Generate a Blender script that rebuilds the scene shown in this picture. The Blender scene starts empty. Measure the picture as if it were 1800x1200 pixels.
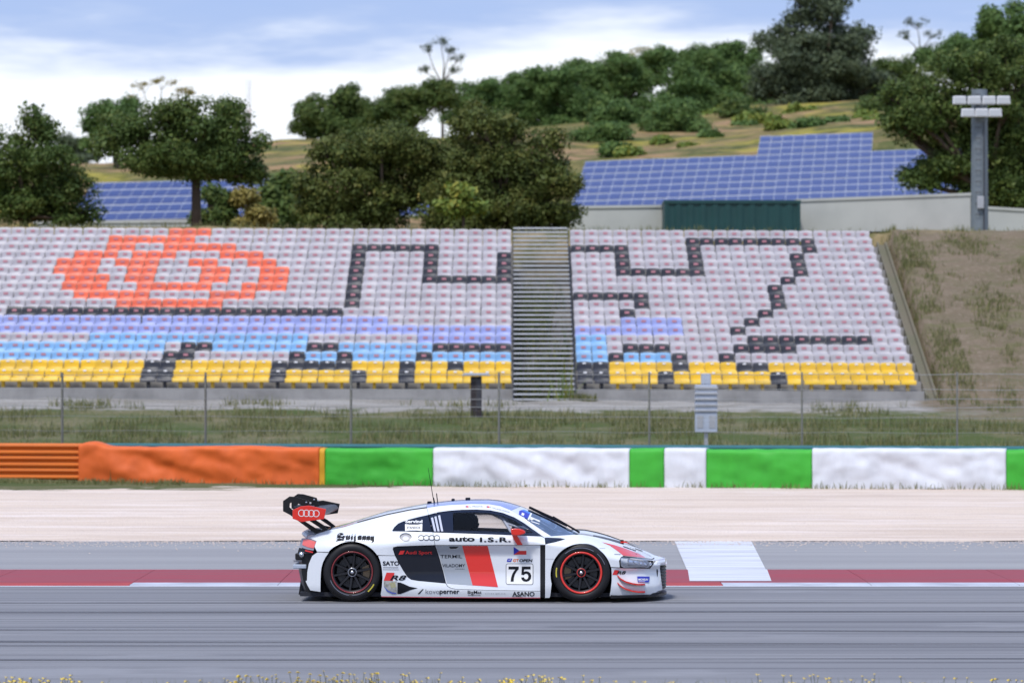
import bpy, bmesh, math, random
import numpy as np
from mathutils import Vector, Matrix, noise
from mathutils.geometry import delaunay_2d_cdt

SC = bpy.context.scene
COL = SC.collection
random.seed(7)
RNG = np.random.default_rng(11)
R = math.radians

# ------------------------------------------------------------------ camera
F = 6237.0            # focal length in pixels of the 1800 px wide photograph
CAM_H = 2.6
PITCH = math.atan(72.0 / F)
cam_data = bpy.data.cameras.new('camera')
cam = bpy.data.objects.new('camera', cam_data)
COL.objects.link(cam)
cam.location = (0, 0, CAM_H)
cam.rotation_euler = (math.pi / 2 + PITCH, 0, 0)
cam_data.sensor_width = 36.0
cam_data.lens = 36.0 * F / 1800.0
cam_data.clip_start = 0.5
cam_data.clip_end = 8000.0
cam_data.dof.use_dof = True
cam_data.dof.focus_distance = 42.3
cam_data.dof.aperture_fstop = 2.8
SC.camera = cam

# ------------------------------------------------------------------ world
SUN_EL, SUN_AZ = R(59), R(205)          # azimuth clockwise from +Y: behind the camera, a little to its left
world = bpy.data.worlds.new('World')
SC.world = world
world.use_nodes = True
wn, wl = world.node_tree.nodes, world.node_tree.links
wn.clear()
def wnode(t, **k):
    n = wn.new(t)
    for a, b in k.items():
        setattr(n, a, b)
    return n
w_out = wnode('ShaderNodeOutputWorld')
w_bg = wnode('ShaderNodeBackground')
w_bg.inputs['Strength'].default_value = 0.1
w_sky = wnode('ShaderNodeTexSky', sky_type='NISHITA', sun_disc=False)
w_sky.sun_elevation = SUN_EL
w_sky.sun_rotation = SUN_AZ
w_sky.air_density = 1.2
w_sky.dust_density = 1.5
w_tc = wnode('ShaderNodeTexCoord')
w_map = wnode('ShaderNodeMapping')
w_map.inputs['Scale'].default_value = (5.0, 5.0, 26.0)
w_map.inputs['Location'].default_value = (0.3, 0.0, 0.4)
w_n1 = wnode('ShaderNodeTexNoise')
w_n1.inputs['Scale'].default_value = 1.6
w_n1.inputs['Detail'].default_value = 5.0
w_n1.inputs['Roughness'].default_value = 0.58
w_sep = wnode('ShaderNodeSeparateXYZ')
w_off = wnode('ShaderNodeMath', operation='MULTIPLY_ADD')      # z + noise * a
w_off.inputs[1].default_value = 0.058
w_ramp = wnode('ShaderNodeValToRGB')
cr = w_ramp.color_ramp
cr.elements[0].position = 0.0
cr.elements[0].color = (6.6, 7.1, 8.0, 1)
cr.elements[1].position = 1.0
cr.elements[1].color = (3.6, 4.7, 7.6, 1)
for pos, c in ((0.104, (7.6, 7.9, 8.4, 1)), (0.118, (7.4, 7.8, 8.4, 1)), (0.130, (3.3, 4.3, 6.6, 1)), (0.145, (3.0, 4.1, 6.6, 1)), (0.162, (5.2, 5.8, 7.4, 1)), (0.30, (3.6, 4.6, 7.4, 1))):
    e = cr.elements.new(pos)
    e.color = c
w_n2 = wnode('ShaderNodeTexNoise')
w_n2.inputs['Scale'].default_value = 2.2
w_n2.inputs['Detail'].default_value = 6.0
w_r2 = wnode('ShaderNodeMapRange')
w_r2.inputs['From Min'].default_value = 0.52
w_r2.inputs['From Max'].default_value = 0.68
w_r2.inputs['To Max'].default_value = 0.7
w_mix = wnode('ShaderNodeMix', data_type='RGBA')
wl.new(w_tc.outputs['Generated'], w_map.inputs['Vector'])
wl.new(w_map.outputs[0], w_n1.inputs['Vector'])
wl.new(w_tc.outputs['Generated'], w_sep.inputs[0])
wl.new(w_n1.outputs['Fac'], w_off.inputs[0])
wl.new(w_sep.outputs['Z'], w_off.inputs[2])
wl.new(w_off.outputs[0], w_ramp.inputs[0])
wl.new(w_tc.outputs['Generated'], w_n2.inputs['Vector'])
wl.new(w_n2.outputs['Fac'], w_r2.inputs['Value'])
wl.new(w_r2.outputs[0], w_mix.inputs[0])
wl.new(w_ramp.outputs[0], w_mix.inputs[6])
wl.new(w_sky.outputs[0], w_mix.inputs[7])
wl.new(w_mix.outputs[2], w_bg.inputs['Color'])
wl.new(w_bg.outputs[0], w_out.inputs[0])

# ------------------------------------------------------------------ sun behind thin cloud
sun_data = bpy.data.lights.new('sun', 'SUN')
sun_data.energy = 2.2
sun_data.angle = R(9)
sun_data.color = (1.0, 0.965, 0.91)
sun = bpy.data.objects.new('sun', sun_data)
COL.objects.link(sun)
sd = Vector((math.sin(SUN_AZ) * math.cos(SUN_EL), math.cos(SUN_AZ) * math.cos(SUN_EL), math.sin(SUN_EL)))
sun.rotation_euler = sd.to_track_quat('Z', 'Y').to_euler()

SC.view_settings.view_transform = 'Standard'
SC.view_settings.look = 'None'
SC.view_settings.gamma = 1.0
SC.view_settings.exposure = 0.46
SC.view_settings.use_curve_mapping = False
SC.render.engine = 'CYCLES'
SC.cycles.use_denoising = True
SC.cycles.max_bounces = 8
SC.cycles.transparent_max_bounces = 16
SC.cycles.caustics_reflective = False
SC.cycles.caustics_refractive = False

# ------------------------------------------------------------------ helpers
def P(px, py, d):
    """world point seen at photo pixel (px, py) and standing at distance d"""
    u = (px - 900.0) / F
    v = (600.0 - py) / F
    dy = math.cos(PITCH) - v * math.sin(PITCH)
    dz = math.sin(PITCH) + v * math.cos(PITCH)
    t = d / dy
    return Vector((u * t, d, CAM_H + dz * t))

def link(o, parent=None):
    COL.objects.link(o)
    if parent is not None:
        o.parent = parent
    return o

def tag(o, label=None, cat=None, group=None, kind=None):
    if label: o['label'] = label
    if cat: o['category'] = cat
    if group: o['group'] = group
    if kind: o['kind'] = kind
    return o

def empty(name, loc=(0, 0, 0), parent=None):
    o = bpy.data.objects.new(name, None)
    o.location = loc
    o.empty_display_size = 0.2
    return link(o, parent)

def mesh_obj(name, verts, faces, mats, parent=None, smooth=False, fmat=None):
    me = bpy.data.meshes.new(name)
    me.from_pydata([tuple(v) for v in verts], [], [tuple(f) for f in faces])
    if not isinstance(mats, (list, tuple)):
        mats = [mats]
    for m in mats:
        me.materials.append(m)
    if fmat is not None:
        me.polygons.foreach_set('material_index', list(fmat))
    if smooth:
        me.polygons.foreach_set('use_smooth', [True] * len(me.polygons))
    me.update()
    return link(bpy.data.objects.new(name, me), parent)

class MB:
    """collects simple solids into one mesh"""
    def __init__(self):
        self.v, self.f, self.m = [], [], []
    def add(self, vs, fs, mi=0):
        b = len(self.v)
        self.v += [tuple(x) for x in vs]
        self.f += [tuple(i + b for i in f) for f in fs]
        self.m += [mi] * len(fs)
        return self
    def box(self, x0, x1, y0, y1, z0, z1, mi=0):
        vs = [(x0, y0, z0), (x1, y0, z0), (x1, y1, z0), (x0, y1, z0), (x0, y0, z1), (x1, y0, z1), (x1, y1, z1), (x0, y1, z1)]
        return self.add(vs, [(0, 3, 2, 1), (4, 5, 6, 7), (0, 1, 5, 4), (1, 2, 6, 5), (2, 3, 7, 6), (3, 0, 4, 7)], mi)
    def tube(self, pts, rad, n=8, mi=0, caps=True):
        pts = [Vector(p) for p in pts]
        rr = rad if isinstance(rad, (list, tuple)) else [rad] * len(pts)
        vs, fs = [], []
        up = None
        for i, p in enumerate(pts):
            t = (pts[min(i + 1, len(pts) - 1)] - pts[max(i - 1, 0)]).normalized()
            a = t.orthogonal().normalized() if up is None else (up - t * up.dot(t)).normalized()
            up = a
            b = t.cross(a)
            for k in range(n):
                an = 2 * math.pi * k / n
                vs.append(p + (a * math.cos(an) + b * math.sin(an)) * rr[i])
        for i in range(len(pts) - 1):
            for k in range(n):
                k2 = (k + 1) % n
                fs.append((i * n + k, i * n + k2, (i + 1) * n + k2, (i + 1) * n + k))
        if caps:
            fs.append(tuple(range(n - 1, -1, -1)))
            fs.append(tuple((len(pts) - 1) * n + k for k in range(n)))
        return self.add(vs, fs, mi)
    def prism(self, poly, y0, y1, mi=0):
        """polygon in (x, z) extruded from y0 to y1"""
        n = len(poly)
        a = sum(poly[i][0] * poly[(i + 1) % n][1] - poly[(i + 1) % n][0] * poly[i][1] for i in range(n))
        if a < 0: poly = poly[::-1]
        vs = [(p[0], y0, p[1]) for p in poly] + [(p[0], y1, p[1]) for p in poly]
        fs = [tuple(range(n)), tuple(range(2 * n - 1, n - 1, -1))]
        for i in range(n):
            j = (i + 1) % n
            fs.append((j, i, n + i, n + j))
        return self.add(vs, fs, mi)
    def lathe(self, prof, c, n=48, mi=0, axis='y'):
        """profile of (radius, offset along axis)"""
        vs, fs = [], []
        for r, o in prof:
            for k in range(n):
                an = 2 * math.pi * k / n
                if axis == 'y':
                    vs.append((c[0] + r * math.cos(an), c[1] + o, c[2] + r * math.sin(an)))
                else:
                    vs.append((c[0] + r * math.cos(an), c[1] + r * math.sin(an), c[2] + o))
        for i in range(len(prof) - 1):
            for k in range(n):
                k2 = (k + 1) % n
                fs.append((i * n + k, i * n + k2, (i + 1) * n + k2, (i + 1) * n + k))
        return self.add(vs, fs, mi)
    def build(self, name, mats, parent=None, smooth=False, bevel=0.0, seg=2, angle=None):
        o = mesh_obj(name, self.v, self.f, mats, parent, smooth, self.m)
        if bevel:
            md = o.modifiers.new('bevel', 'BEVEL')
            md.width = bevel
            md.segments = seg
            md.limit_method = 'ANGLE'
        if angle is not None:
            me = o.data
            me.polygons.foreach_set('use_smooth', [True] * len(me.polygons))
            me.set_sharp_from_angle(angle=R(angle))
        return o

# ------------------------------------------------------------------ materials
MATS = {}
def mat(name, color, rough=0.6, metal=0.0, coat=0.0, spec=0.5, var=0.0, vscale=4.0, bump=0.0, bscale=30.0, vcol=None, coat_rough=0.03, stretch=None, world=False):
    if name in MATS: return MATS[name]
    m = bpy.data.materials.new(name)
    m.use_nodes = True
    nt = m.node_tree
    b = nt.nodes['Principled BSDF']
    b.inputs['Base Color'].default_value = (*color, 1)
    b.inputs['Roughness'].default_value = rough
    b.inputs['Metallic'].default_value = metal
    b.inputs['Coat Weight'].default_value = coat
    b.inputs['Coat Roughness'].default_value = coat_rough
    b.inputs['Specular IOR Level'].default_value = spec
    if var or bump:
        tc = nt.nodes.new('ShaderNodeTexCoord')
        mp = nt.nodes.new('ShaderNodeMapping')
        if stretch: mp.inputs['Scale'].default_value = stretch
        if world:
            nt.links.new(nt.nodes.new('ShaderNodeNewGeometry').outputs['Position'], mp.inputs[0])
        else:
            nt.links.new(tc.outputs['Object'], mp.inputs[0])
    if var:
        n = nt.nodes.new('ShaderNodeTexNoise')
        n.inputs['Scale'].default_value = vscale
        n.inputs['Detail'].default_value = 6
        mx = nt.nodes.new('ShaderNodeMix')
        mx.data_type = 'RGBA'
        c2 = vcol or tuple(c * 0.5 for c in color)
        mx.inputs[6].default_value = (*color, 1)
        mx.inputs[7].default_value = (*c2, 1)
        mr = nt.nodes.new('ShaderNodeMapRange')
        mr.inputs['From Min'].default_value = 0.4
        mr.inputs['From Max'].default_value = 0.75
        mr.inputs['To Max'].default_value = var
        nt.links.new(mp.outputs[0], n.inputs['Vector'])
        nt.links.new(n.outputs['Fac'], mr.inputs[0])
        nt.links.new(mr.outputs[0], mx.inputs[0])
        nt.links.new(mx.outputs[2], b.inputs['Base Color'])
    if bump:
        n = nt.nodes.new('ShaderNodeTexNoise')
        n.inputs['Scale'].default_value = bscale
        n.inputs['Detail'].default_value = 5
        bp = nt.nodes.new('ShaderNodeBump')
        bp.inputs['Strength'].default_value = bump
        bp.inputs['Distance'].default_value = 0.02
        nt.links.new(mp.outputs[0], n.inputs['Vector'])
        nt.links.new(n.outputs['Fac'], bp.inputs['Height'])
        nt.links.new(bp.outputs[0], b.inputs['Normal'])
    MATS[name] = m
    return m

def ground_mat(name, layers, rough=0.95, bump=0.3, bscale=40.0, spec=0.3):
    """layers: (colour, noise scale xyz, threshold lo, hi, weight, seed) mixed one over another in object space"""
    m = bpy.data.materials.new(name)
    m.use_nodes = True
    nt = m.node_tree
    b = nt.nodes['Principled BSDF']
    b.inputs['Roughness'].default_value = rough
    b.inputs['Specular IOR Level'].default_value = spec
    tc = nt.nodes.new('ShaderNodeTexCoord')
    prev = None
    for (c, sc3, lo, hi, wt, seed) in layers:
        if prev is None:
            rgb = nt.nodes.new('ShaderNodeRGB')
            rgb.outputs[0].default_value = (*c, 1)
            prev = rgb.outputs[0]
            continue
        mp = nt.nodes.new('ShaderNodeMapping')
        mp.inputs['Scale'].default_value = sc3
        mp.inputs['Location'].default_value = (seed * 3.1, seed * 7.7, seed)
        n = nt.nodes.new('ShaderNodeTexNoise')
        n.inputs['Scale'].default_value = 1.0
        n.inputs['Detail'].default_value = 6
        n.inputs['Roughness'].default_value = 0.6
        mr = nt.nodes.new('ShaderNodeMapRange')
        mr.inputs['From Min'].default_value = lo
        mr.inputs['From Max'].default_value = hi
        mr.inputs['To Max'].default_value = wt
        mx = nt.nodes.new('ShaderNodeMix')
        mx.data_type = 'RGBA'
        nt.links.new(tc.outputs['Object'], mp.inputs[0])
        nt.links.new(mp.outputs[0], n.inputs['Vector'])
        nt.links.new(n.outputs['Fac'], mr.inputs[0])
        nt.links.new(mr.outputs[0], mx.inputs[0])
        nt.links.new(prev, mx.inputs[6])
        mx.inputs[7].default_value = (*c, 1)
        prev = mx.outputs[2]
    nt.links.new(prev, b.inputs['Base Color'])
    if bump:
        n = nt.nodes.new('ShaderNodeTexNoise')
        n.inputs['Scale'].default_value = bscale
        n.inputs['Detail'].default_value = 5
        bp = nt.nodes.new('ShaderNodeBump')
        bp.inputs['Strength'].default_value = bump
        bp.inputs['Distance'].default_value = 0.03
        nt.links.new(tc.outputs['Object'], n.inputs['Vector'])
        nt.links.new(n.outputs['Fac'], bp.inputs['Height'])
        nt.links.new(bp.outputs[0], b.inputs['Normal'])
    MATS[name] = m
    return m

M_concrete = mat('concrete', (0.34, 0.33, 0.32), 0.9, var=0.7, vscale=1.5, bump=0.2)
M_steel = mat('galvanised_steel', (0.50, 0.51, 0.53), 0.45, 0.6, var=0.4, vscale=3)
M_darksteel = mat('dark_steel', (0.06, 0.06, 0.07), 0.5, 0.4)
M_wire = mat('fence_wire', (0.22, 0.23, 0.24), 0.6, 0.3)
M_white_wall = mat('white_render', (0.48, 0.49, 0.46), 0.85, var=0.6, vscale=0.6, vcol=(0.33, 0.34, 0.32))
M_container = mat('container_green', (0.007, 0.055, 0.055), 0.5, var=0.4, vscale=1.2)
M_rubber = mat('rubber', (0.012, 0.012, 0.014), 0.5, spec=0.3, var=0.3, vscale=8, vcol=(0.024, 0.024, 0.027))
# ------------------------------------------------------------------ ground, track, kerb, gravel
def sheet(name, x0, x1, d0, d1, z, m, nx=1, nd=1, zf=None):
    vs, fs = [], []
    for j in range(nd + 1):
        for i in range(nx + 1):
            x = x0 + (x1 - x0) * i / nx
            d = d0 + (d1 - d0) * j / nd
            vs.append((x, d, z + (zf(x, d) if zf else 0)))
    for j in range(nd):
        for i in range(nx):
            a = j * (nx + 1) + i
            fs.append((a, a + 1, a + nx + 2, a + nx + 1))
    o = mesh_obj(name, vs, fs, m)
    o['kind'] = 'structure'
    return o

M_earth = ground_mat('dry_earth', [((0.22, 0.18, 0.12), None, 0, 0, 0, 0), ((0.10, 0.12, 0.04), (0.02, 0.02, 0.02), 0.45, 0.6, 0.8, 1)])
M_asphalt = ground_mat('track_asphalt', [
    ((0.20, 0.20, 0.212), None, 0, 0, 0, 0),
    ((0.255, 0.253, 0.262), (0.05, 0.5, 1), 0.42, 0.65, 0.9, 1),
    ((0.11, 0.111, 0.122), (0.03, 2.6, 1), 0.52, 0.66, 0.85, 2),
    ((0.065, 0.066, 0.076), (0.014, 7.0, 1), 0.60, 0.67, 0.8, 5),
    ((0.30, 0.30, 0.315), (0.25, 0.6, 1), 0.60, 0.66, 0.4, 15),
    ((0.20, 0.20, 0.21), (60, 60, 60), 0.60, 0.75, 0.5, 3)], rough=0.85, bump=0.25, bscale=120)
M_runoff = ground_mat('runoff_asphalt', [
    ((0.27, 0.265, 0.27), None, 0, 0, 0, 0),
    ((0.33, 0.325, 0.325), (0.05, 0.6, 1), 0.42, 0.65, 0.9, 4),
    ((0.17, 0.17, 0.18), (0.03, 2.6, 1), 0.56, 0.72, 0.6, 6),
    ((0.26, 0.25, 0.25), (60, 60, 60), 0.6, 0.75, 0.5, 7)], rough=0.9, bump=0.25, bscale=120)
M_gravel = ground_mat('gravel', [
    ((0.66, 0.54, 0.44), None, 0, 0, 0, 0),
    ((0.54, 0.43, 0.35), (0.10, 0.75, 1), 0.45, 0.62, 0.75, 8),
    ((0.76, 0.66, 0.60), (0.16, 1.3, 1), 0.48, 0.68, 0.8, 9),
    ((0.42, 0.35, 0.31), (14, 14, 14), 0.55, 0.75, 0.7, 10),
    ((0.68, 0.62, 0.58), (22, 22, 22), 0.58, 0.75, 0.7, 12)], rough=1.0, bump=1.0, bscale=18, spec=0.1)
sheet('ground', -3000, 3000, -400, 5000, -0.30, M_earth)
sheet('track', -60, 60, 29.4, 45.42, 0.0, M_asphalt)
sheet('runoff_strip', -60, 60, 45.42, 58.3, -0.004, M_runoff)
def gz(x, d):
    return 0.03 * noise.noise((x * 0.35, d * 1.5, 0)) + 0.022 * noise.noise((x * 1.3, d * 2.8, 4)) - 0.01
gv = sheet('gravel_trap', -60, 60, 58.2, 96.0, 0.012, M_gravel, 200, 150, gz)
gv.data.polygons.foreach_set('use_smooth', [True] * len(gv.data.polygons))

M_line = mat('white_line_paint', (0.62, 0.63, 0.66), 0.6, var=0.7, vscale=2.0, vcol=(0.35, 0.35, 0.37), stretch=(0.3, 3, 1))
M_kred = mat('kerb_red_paint', (0.30, 0.022, 0.032), 0.6, var=0.9, vscale=1.2, vcol=(0.21, 0.05, 0.055), stretch=(0.3, 3, 1))
M_kred2 = mat('kerb_bright_red_paint', (0.40, 0.028, 0.02), 0.6, var=0.6, vscale=2)
M_kwhite = mat('kerb_white_paint', (0.50, 0.52, 0.58), 0.6, var=0.9, vscale=1.5, vcol=(0.27, 0.27, 0.31))
ln = sheet('edge_line', -60, 60, 45.25, 45.42, 0.004, M_line)

# kerb: sloping block of segments behind the edge line
kerb = empty('kerb', (0, 45.45, 0))
tag(kerb, 'long red painted kerb with one white block along the far track edge', 'kerb')
KX = [-60, -30, -14.0, -5.2, 2.32, 3.42, 6.0, 13.6, 30, 60]
def X_at(px, d): return (px - 900) / F * d
def kseg(x0, x1, m_top, m_front):
    b = MB()
    g = 0.003
    prof = [(0.0, 0.0), (0.06, 0.012), (0.52, 0.014), (0.60, 0.022), (3.35, 0.034), (3.45, 0.0)]
    n = len(prof)
    vs = [(x0 + g, p[0], p[1]) for p in prof] + [(x1 - g, p[0], p[1]) for p in prof]
    fs, ms = [], []
    for i in range(n - 1):
        b.add([vs[i], vs[n + i], vs[n + i + 1], vs[i + 1]], [(0, 1, 2, 3)], 1 if i < 2 else 0)
    b.add(vs[:n], [tuple(range(n))], 0)
    b.add(vs[n:], [tuple(range(n - 1, -1, -1))], 0)
    return b.build('kerb_block', [m_top, m_front], kerb)
xs = -60.0
k = 0
segs = []
x = -60.0
while x < 60:
    segs.append((x, x + 1.9))
    x += 1.9
for (a, b) in segs:
    mid = 900 + (a + b) / 2 / 46.2 * F
    front = M_kred2 if (-400 < mid < 190 or 905 < mid < 1310 or 2000 < mid) else M_kwhite
    kseg(a, b, M_kred, front)
# white painted patch across kerb and run-off
pv = [P(1186, 951, 58.1), P(1321, 951, 58.1), P(1347, 1003, 49.1), P(1208, 1003, 49.1)]
patch = mesh_obj('painted_patch', [(p.x, p.y, 0.0045) for p in (pv[3], pv[2], pv[1], pv[0])], [(0, 1, 2, 3)], mat('worn_white_paint', (0.66, 0.67, 0.71), 0.65, var=0.95, vscale=1.0, vcol=(0.34, 0.34, 0.36), stretch=(0.35, 2.2, 1)))
tag(patch, 'white painted patch slanting across the grey run-off strip', 'road marking')
kz = [(1.13, 0.0635), (3.44, 0.1035)]
pw = mesh_obj('painted_block', [(X_at(1210, 46.4), 0.66, 0.0262), (X_at(1353, 46.4), 0.66, 0.0262), (X_at(1347, 48.9), 3.34, 0.0375), (X_at(1208, 48.9), 3.34, 0.0375)], [(0, 1, 2, 3)], M_line, kerb)
pw['label'] = 'white painted block of the kerb'

# embankment between barrier and stand, and the bank right of the stand
def emb_mat():
    m = bpy.data.materials.new('embankment')
    m.use_nodes = True
    nt = m.node_tree
    N, L = nt.nodes, nt.links
    b = N['Principled BSDF']
    b.inputs['Roughness'].default_value = 1.0
    b.inputs['Specular IOR Level'].default_value = 0.15
    tc = N.new('ShaderNodeTexCoord')
    def nz(scale, sc3=(1, 1, 1), loc=(0, 0, 0)):
        mp = N.new('ShaderNodeMapping'); mp.inputs['Scale'].default_value = sc3; mp.inputs['Location'].default_value = loc
        n = N.new('ShaderNodeTexNoise'); n.inputs['Scale'].default_value = scale; n.inputs['Detail'].default_value = 7; n.inputs['Roughness'].default_value = 0.62
        L.new(tc.outputs['Object'], mp.inputs[0]); L.new(mp.outputs[0], n.inputs['Vector'])
        return n.outputs['Fac']
    def mr(v, a, c, lo=0.0, hi=1.0):
        r = N.new('ShaderNodeMapRange'); r.inputs['From Min'].default_value = a; r.inputs['From Max'].default_value = c
        r.inputs['To Min'].default_value = lo; r.inputs['To Max'].default_value = hi
        L.new(v, r.inputs[0]); return r.outputs[0]
    def mixc(f, c1, c2):
        x = N.new('ShaderNodeMix'); x.data_type = 'RGBA'
        L.new(f, x.inputs[0])
        for s, c in ((6, c1), (7, c2)):
            if isinstance(c, tuple): x.inputs[s].default_value = (*c, 1)
            else: L.new(c, x.inputs[s])
        return x.outputs[2]
    def madd(v, mul, add):
        x = N.new('ShaderNodeMath'); x.operation = 'MULTIPLY_ADD'; x.inputs[1].default_value = mul
        L.new(v, x.inputs[0])
        if isinstance(add, float): x.inputs[2].default_value = add
        else: L.new(add, x.inputs[2])
        return x.outputs[0]
    def mul(a, c):
        x = N.new('ShaderNodeMath'); x.operation = 'MULTIPLY'; L.new(a, x.inputs[0]); L.new(c, x.inputs[1]); return x.outputs[0]
    sp = N.new('ShaderNodeSeparateXYZ'); L.new(tc.outputs['Object'], sp.inputs[0])
    grass = mixc(mr(nz(0.5, (0.5, 1, 1)), 0.42, 0.62), (0.085, 0.105, 0.035), (0.20, 0.17, 0.10))
    grass = mixc(mr(nz(9.0), 0.45, 0.7), grass, (0.055, 0.085, 0.02))
    stone = mixc(mr(nz(1.2, (0.4, 1, 1), (5, 2, 0)), 0.4, 0.65), (0.33, 0.31, 0.28), (0.22, 0.20, 0.17))
    stone = mixc(mr(nz(14.0), 0.5, 0.75), stone, (0.42, 0.40, 0.37))
    dirt = mixc(mr(nz(0.7, (0.6, 1, 1), (1, 9, 0)), 0.4, 0.65), (0.195, 0.150, 0.105), (0.15, 0.12, 0.078))
    dirt = mixc(mr(nz(6.0, (1, 1, 1), (3, 3, 3)), 0.5, 0.72), dirt, (0.25, 0.20, 0.145))
    dirt = mixc(mr(nz(2.2, (0.35, 1, 1), (7, 3, 1)), 0.5, 0.66, 0, 0.75), dirt, (0.12, 0.115, 0.055))
    dirt = mixc(mr(nz(0.45, (0.6, 1, 1), (8, 1, 0)), 0.56, 0.66, 0, 0.8), dirt, (0.11, 0.12, 0.04))
    # stone apron in front of the stand (noise wobbles its edge), bare dirt right of it
    apron = mr(madd(nz(0.8), 5.0, sp.outputs['Y']), 106.6, 107.4)
    right = mr(madd(nz(0.7, (1, 1, 1), (4, 4, 4)), 2.5, sp.outputs['X']), 13.5, 14.1)
    up = mr(madd(nz(0.5, (1, 1, 1), (2, 6, 4)), 6.0, sp.outputs['Y']), 105.0, 108.0)
    col = mixc(apron, grass, stone)
    col = mixc(mul(right, up), col, dirt)
    top = mr(madd(nz(0.6), 1.2, sp.outputs['Y']), 125.0, 125.6)
    col = mixc(top, col, mixc(mr(nz(1.0), 0.45, 0.6), (0.27, 0.21, 0.11), (0.14, 0.13, 0.05)))
    L.new(col, b.inputs['Base Color'])
    bp = N.new('ShaderNodeBump'); bp.inputs['Strength'].default_value = 0.9; bp.inputs['Distance'].default_value = 0.08
    L.new(nz(7.0), bp.inputs['Height']); L.new(bp.outputs[0], b.inputs['Normal'])
    return m
M_emb = emb_mat()
def lerp_tab(x, tab):
    return float(np.interp(x, [t[0] for t in tab], [t[1] for t in tab]))
def stand_line(d):        # height of the seat bases along the stand's slope
    return 2.62 + (d - 110.0) / 0.82 * 0.293
def emb_z(x, d):
    base = lerp_tab(d, [(85, -0.06), (90, 0.02), (94, 0.35), (104, 1.72), (108.6, 2.05), (110, 2.35)])
    if d > 108.6:
        s = stand_line(d)
        w = min(max((x - 12.85) / 0.5, 0), 1)
        under = s - 2.3
        bank = s + 0.12
        lo = under * (1 - w) + bank * w
        t = min((d - 108.6) / 1.6, 1)
        base = base * (1 - t) + lo * t
        if d > 124.5:
            t = min((d - 124.5) / 1.0, 1)
            base = base * (1 - t) + (7.98 - 0.004 * x) * t
    n = 0.10 * noise.noise((x * 0.25, d * 0.4, 0)) + 0.05 * noise.noise((x * 1.1, d * 1.3, 3)) + 0.02 * noise.noise((x * 4, d * 4, 3))
    return base - 0.004 * x + n * min(1, max(0, (d - 88) / 4))
exs = list(np.arange(-60, -20, 2.0)) + list(np.arange(-20, 12.5, 0.4)) + list(np.arange(12.5, 24, 0.22)) + list(np.arange(24, 62, 2.0))
eds = list(np.arange(85, 108, 0.5)) + list(np.arange(108, 127, 0.3)) + [128, 130]
ev = [(x, d, emb_z(x, d)) for d in eds for x in exs]
nx = len(exs)
ef = [(j * nx + i, j * nx + i + 1, (j + 1) * nx + i + 1, (j + 1) * nx + i) for j in range(len(eds) - 1) for i in range(nx - 1)]
emb = mesh_obj('embankment', ev, ef, M_emb, smooth=True)
emb['kind'] = 'structure'

# hillside behind (fan shaped grid)
HP = [-1600, -400, 0, 300, 500, 800, 1040, 1300, 1560, 1800, 2300, 3600]
HD = {
    127: [8.0] * 12,
    140: [8.1] * 12,
    200: [9.6] * 12,
    258: [11.5] * 12,
    280: [13.6] * 12,
    300: [17.4] * 12,
    316: [19.5, 20.5, 21.0, 21.4, 22.0, 22.3, 21.7, 22.7, 24.4, 24.8, 25, 25],
    380: [22, 23.5, 25.5, 26, 28.5, 29.0, 30.0, 31.0, 32.5, 33, 33, 32],
    450: [24, 26, 29.0, 29.2, 32.0, 33.5, 37.0, 38.6, 39.0, 39.4, 39, 36],
    520: [22, 25, 28.0, 28.5, 31.0, 34.0, 39.0, 41.5, 42.0, 42.0, 41, 36],
    620: [15, 18, 22.0, 24.0, 26.0, 30.0, 36.0, 39.0, 40.0, 40.0, 36, 30],
    900: [0, 0, 0, 0, 0, 0, 0, 0, 0, 0, 0, 0]}
hd_keys = sorted(HD)
def hill_z(x, d):
    px = 900 + x / d * F
    vals = [float(np.interp(px, HP, HD[k])) for k in hd_keys]
    z = float(np.interp(d, hd_keys, vals))
    a = min(1, max(0, (d - 150) / 80))
    return z + a * (0.7 * noise.noise((x * 0.05, d * 0.05, 0)) + 0.25 * noise.noise((x * 0.25, d * 0.25, 1)))
hps = np.linspace(-1600, 3600, 210)
hds = np.concatenate([np.linspace(127, 250, 20), np.linspace(255, 520, 80), np.linspace(530, 900, 16)])
hv = [((p - 900) / F * d, d, hill_z((p - 900) / F * d, d)) for d in hds for p in hps]
nx = len(hps)
hf = [(j * nx + i, j * nx + i + 1, (j + 1) * nx + i + 1, (j + 1) * nx + i) for j in range(len(hds) - 1) for i in range(nx - 1)]
M_hill = ground_mat('hillside_meadow', [
    ((0.165, 0.14, 0.05), None, 0, 0, 0, 0),
    ((0.32, 0.20, 0.11), (0.06, 0.10, 0.07), 0.47, 0.54, 0.95, 21),
    ((0.07, 0.095, 0.028), (0.06, 0.16, 0.1), 0.51, 0.58, 0.85, 22),
    ((0.33, 0.28, 0.05), (0.10, 0.16, 0.1), 0.55, 0.63, 0.9, 23),
    ((0.045, 0.06, 0.02), (0.35, 0.5, 0.5), 0.50, 0.62, 0.75, 24),
    ((0.26, 0.21, 0.09), (0.9, 0.9, 0.9), 0.52, 0.68, 0.7, 25)], bump=1.0, bscale=2.0, spec=0.1)
hill = mesh_obj('hillside', hv, hf, M_hill, smooth=True)
hill['kind'] = 'structure'

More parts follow.
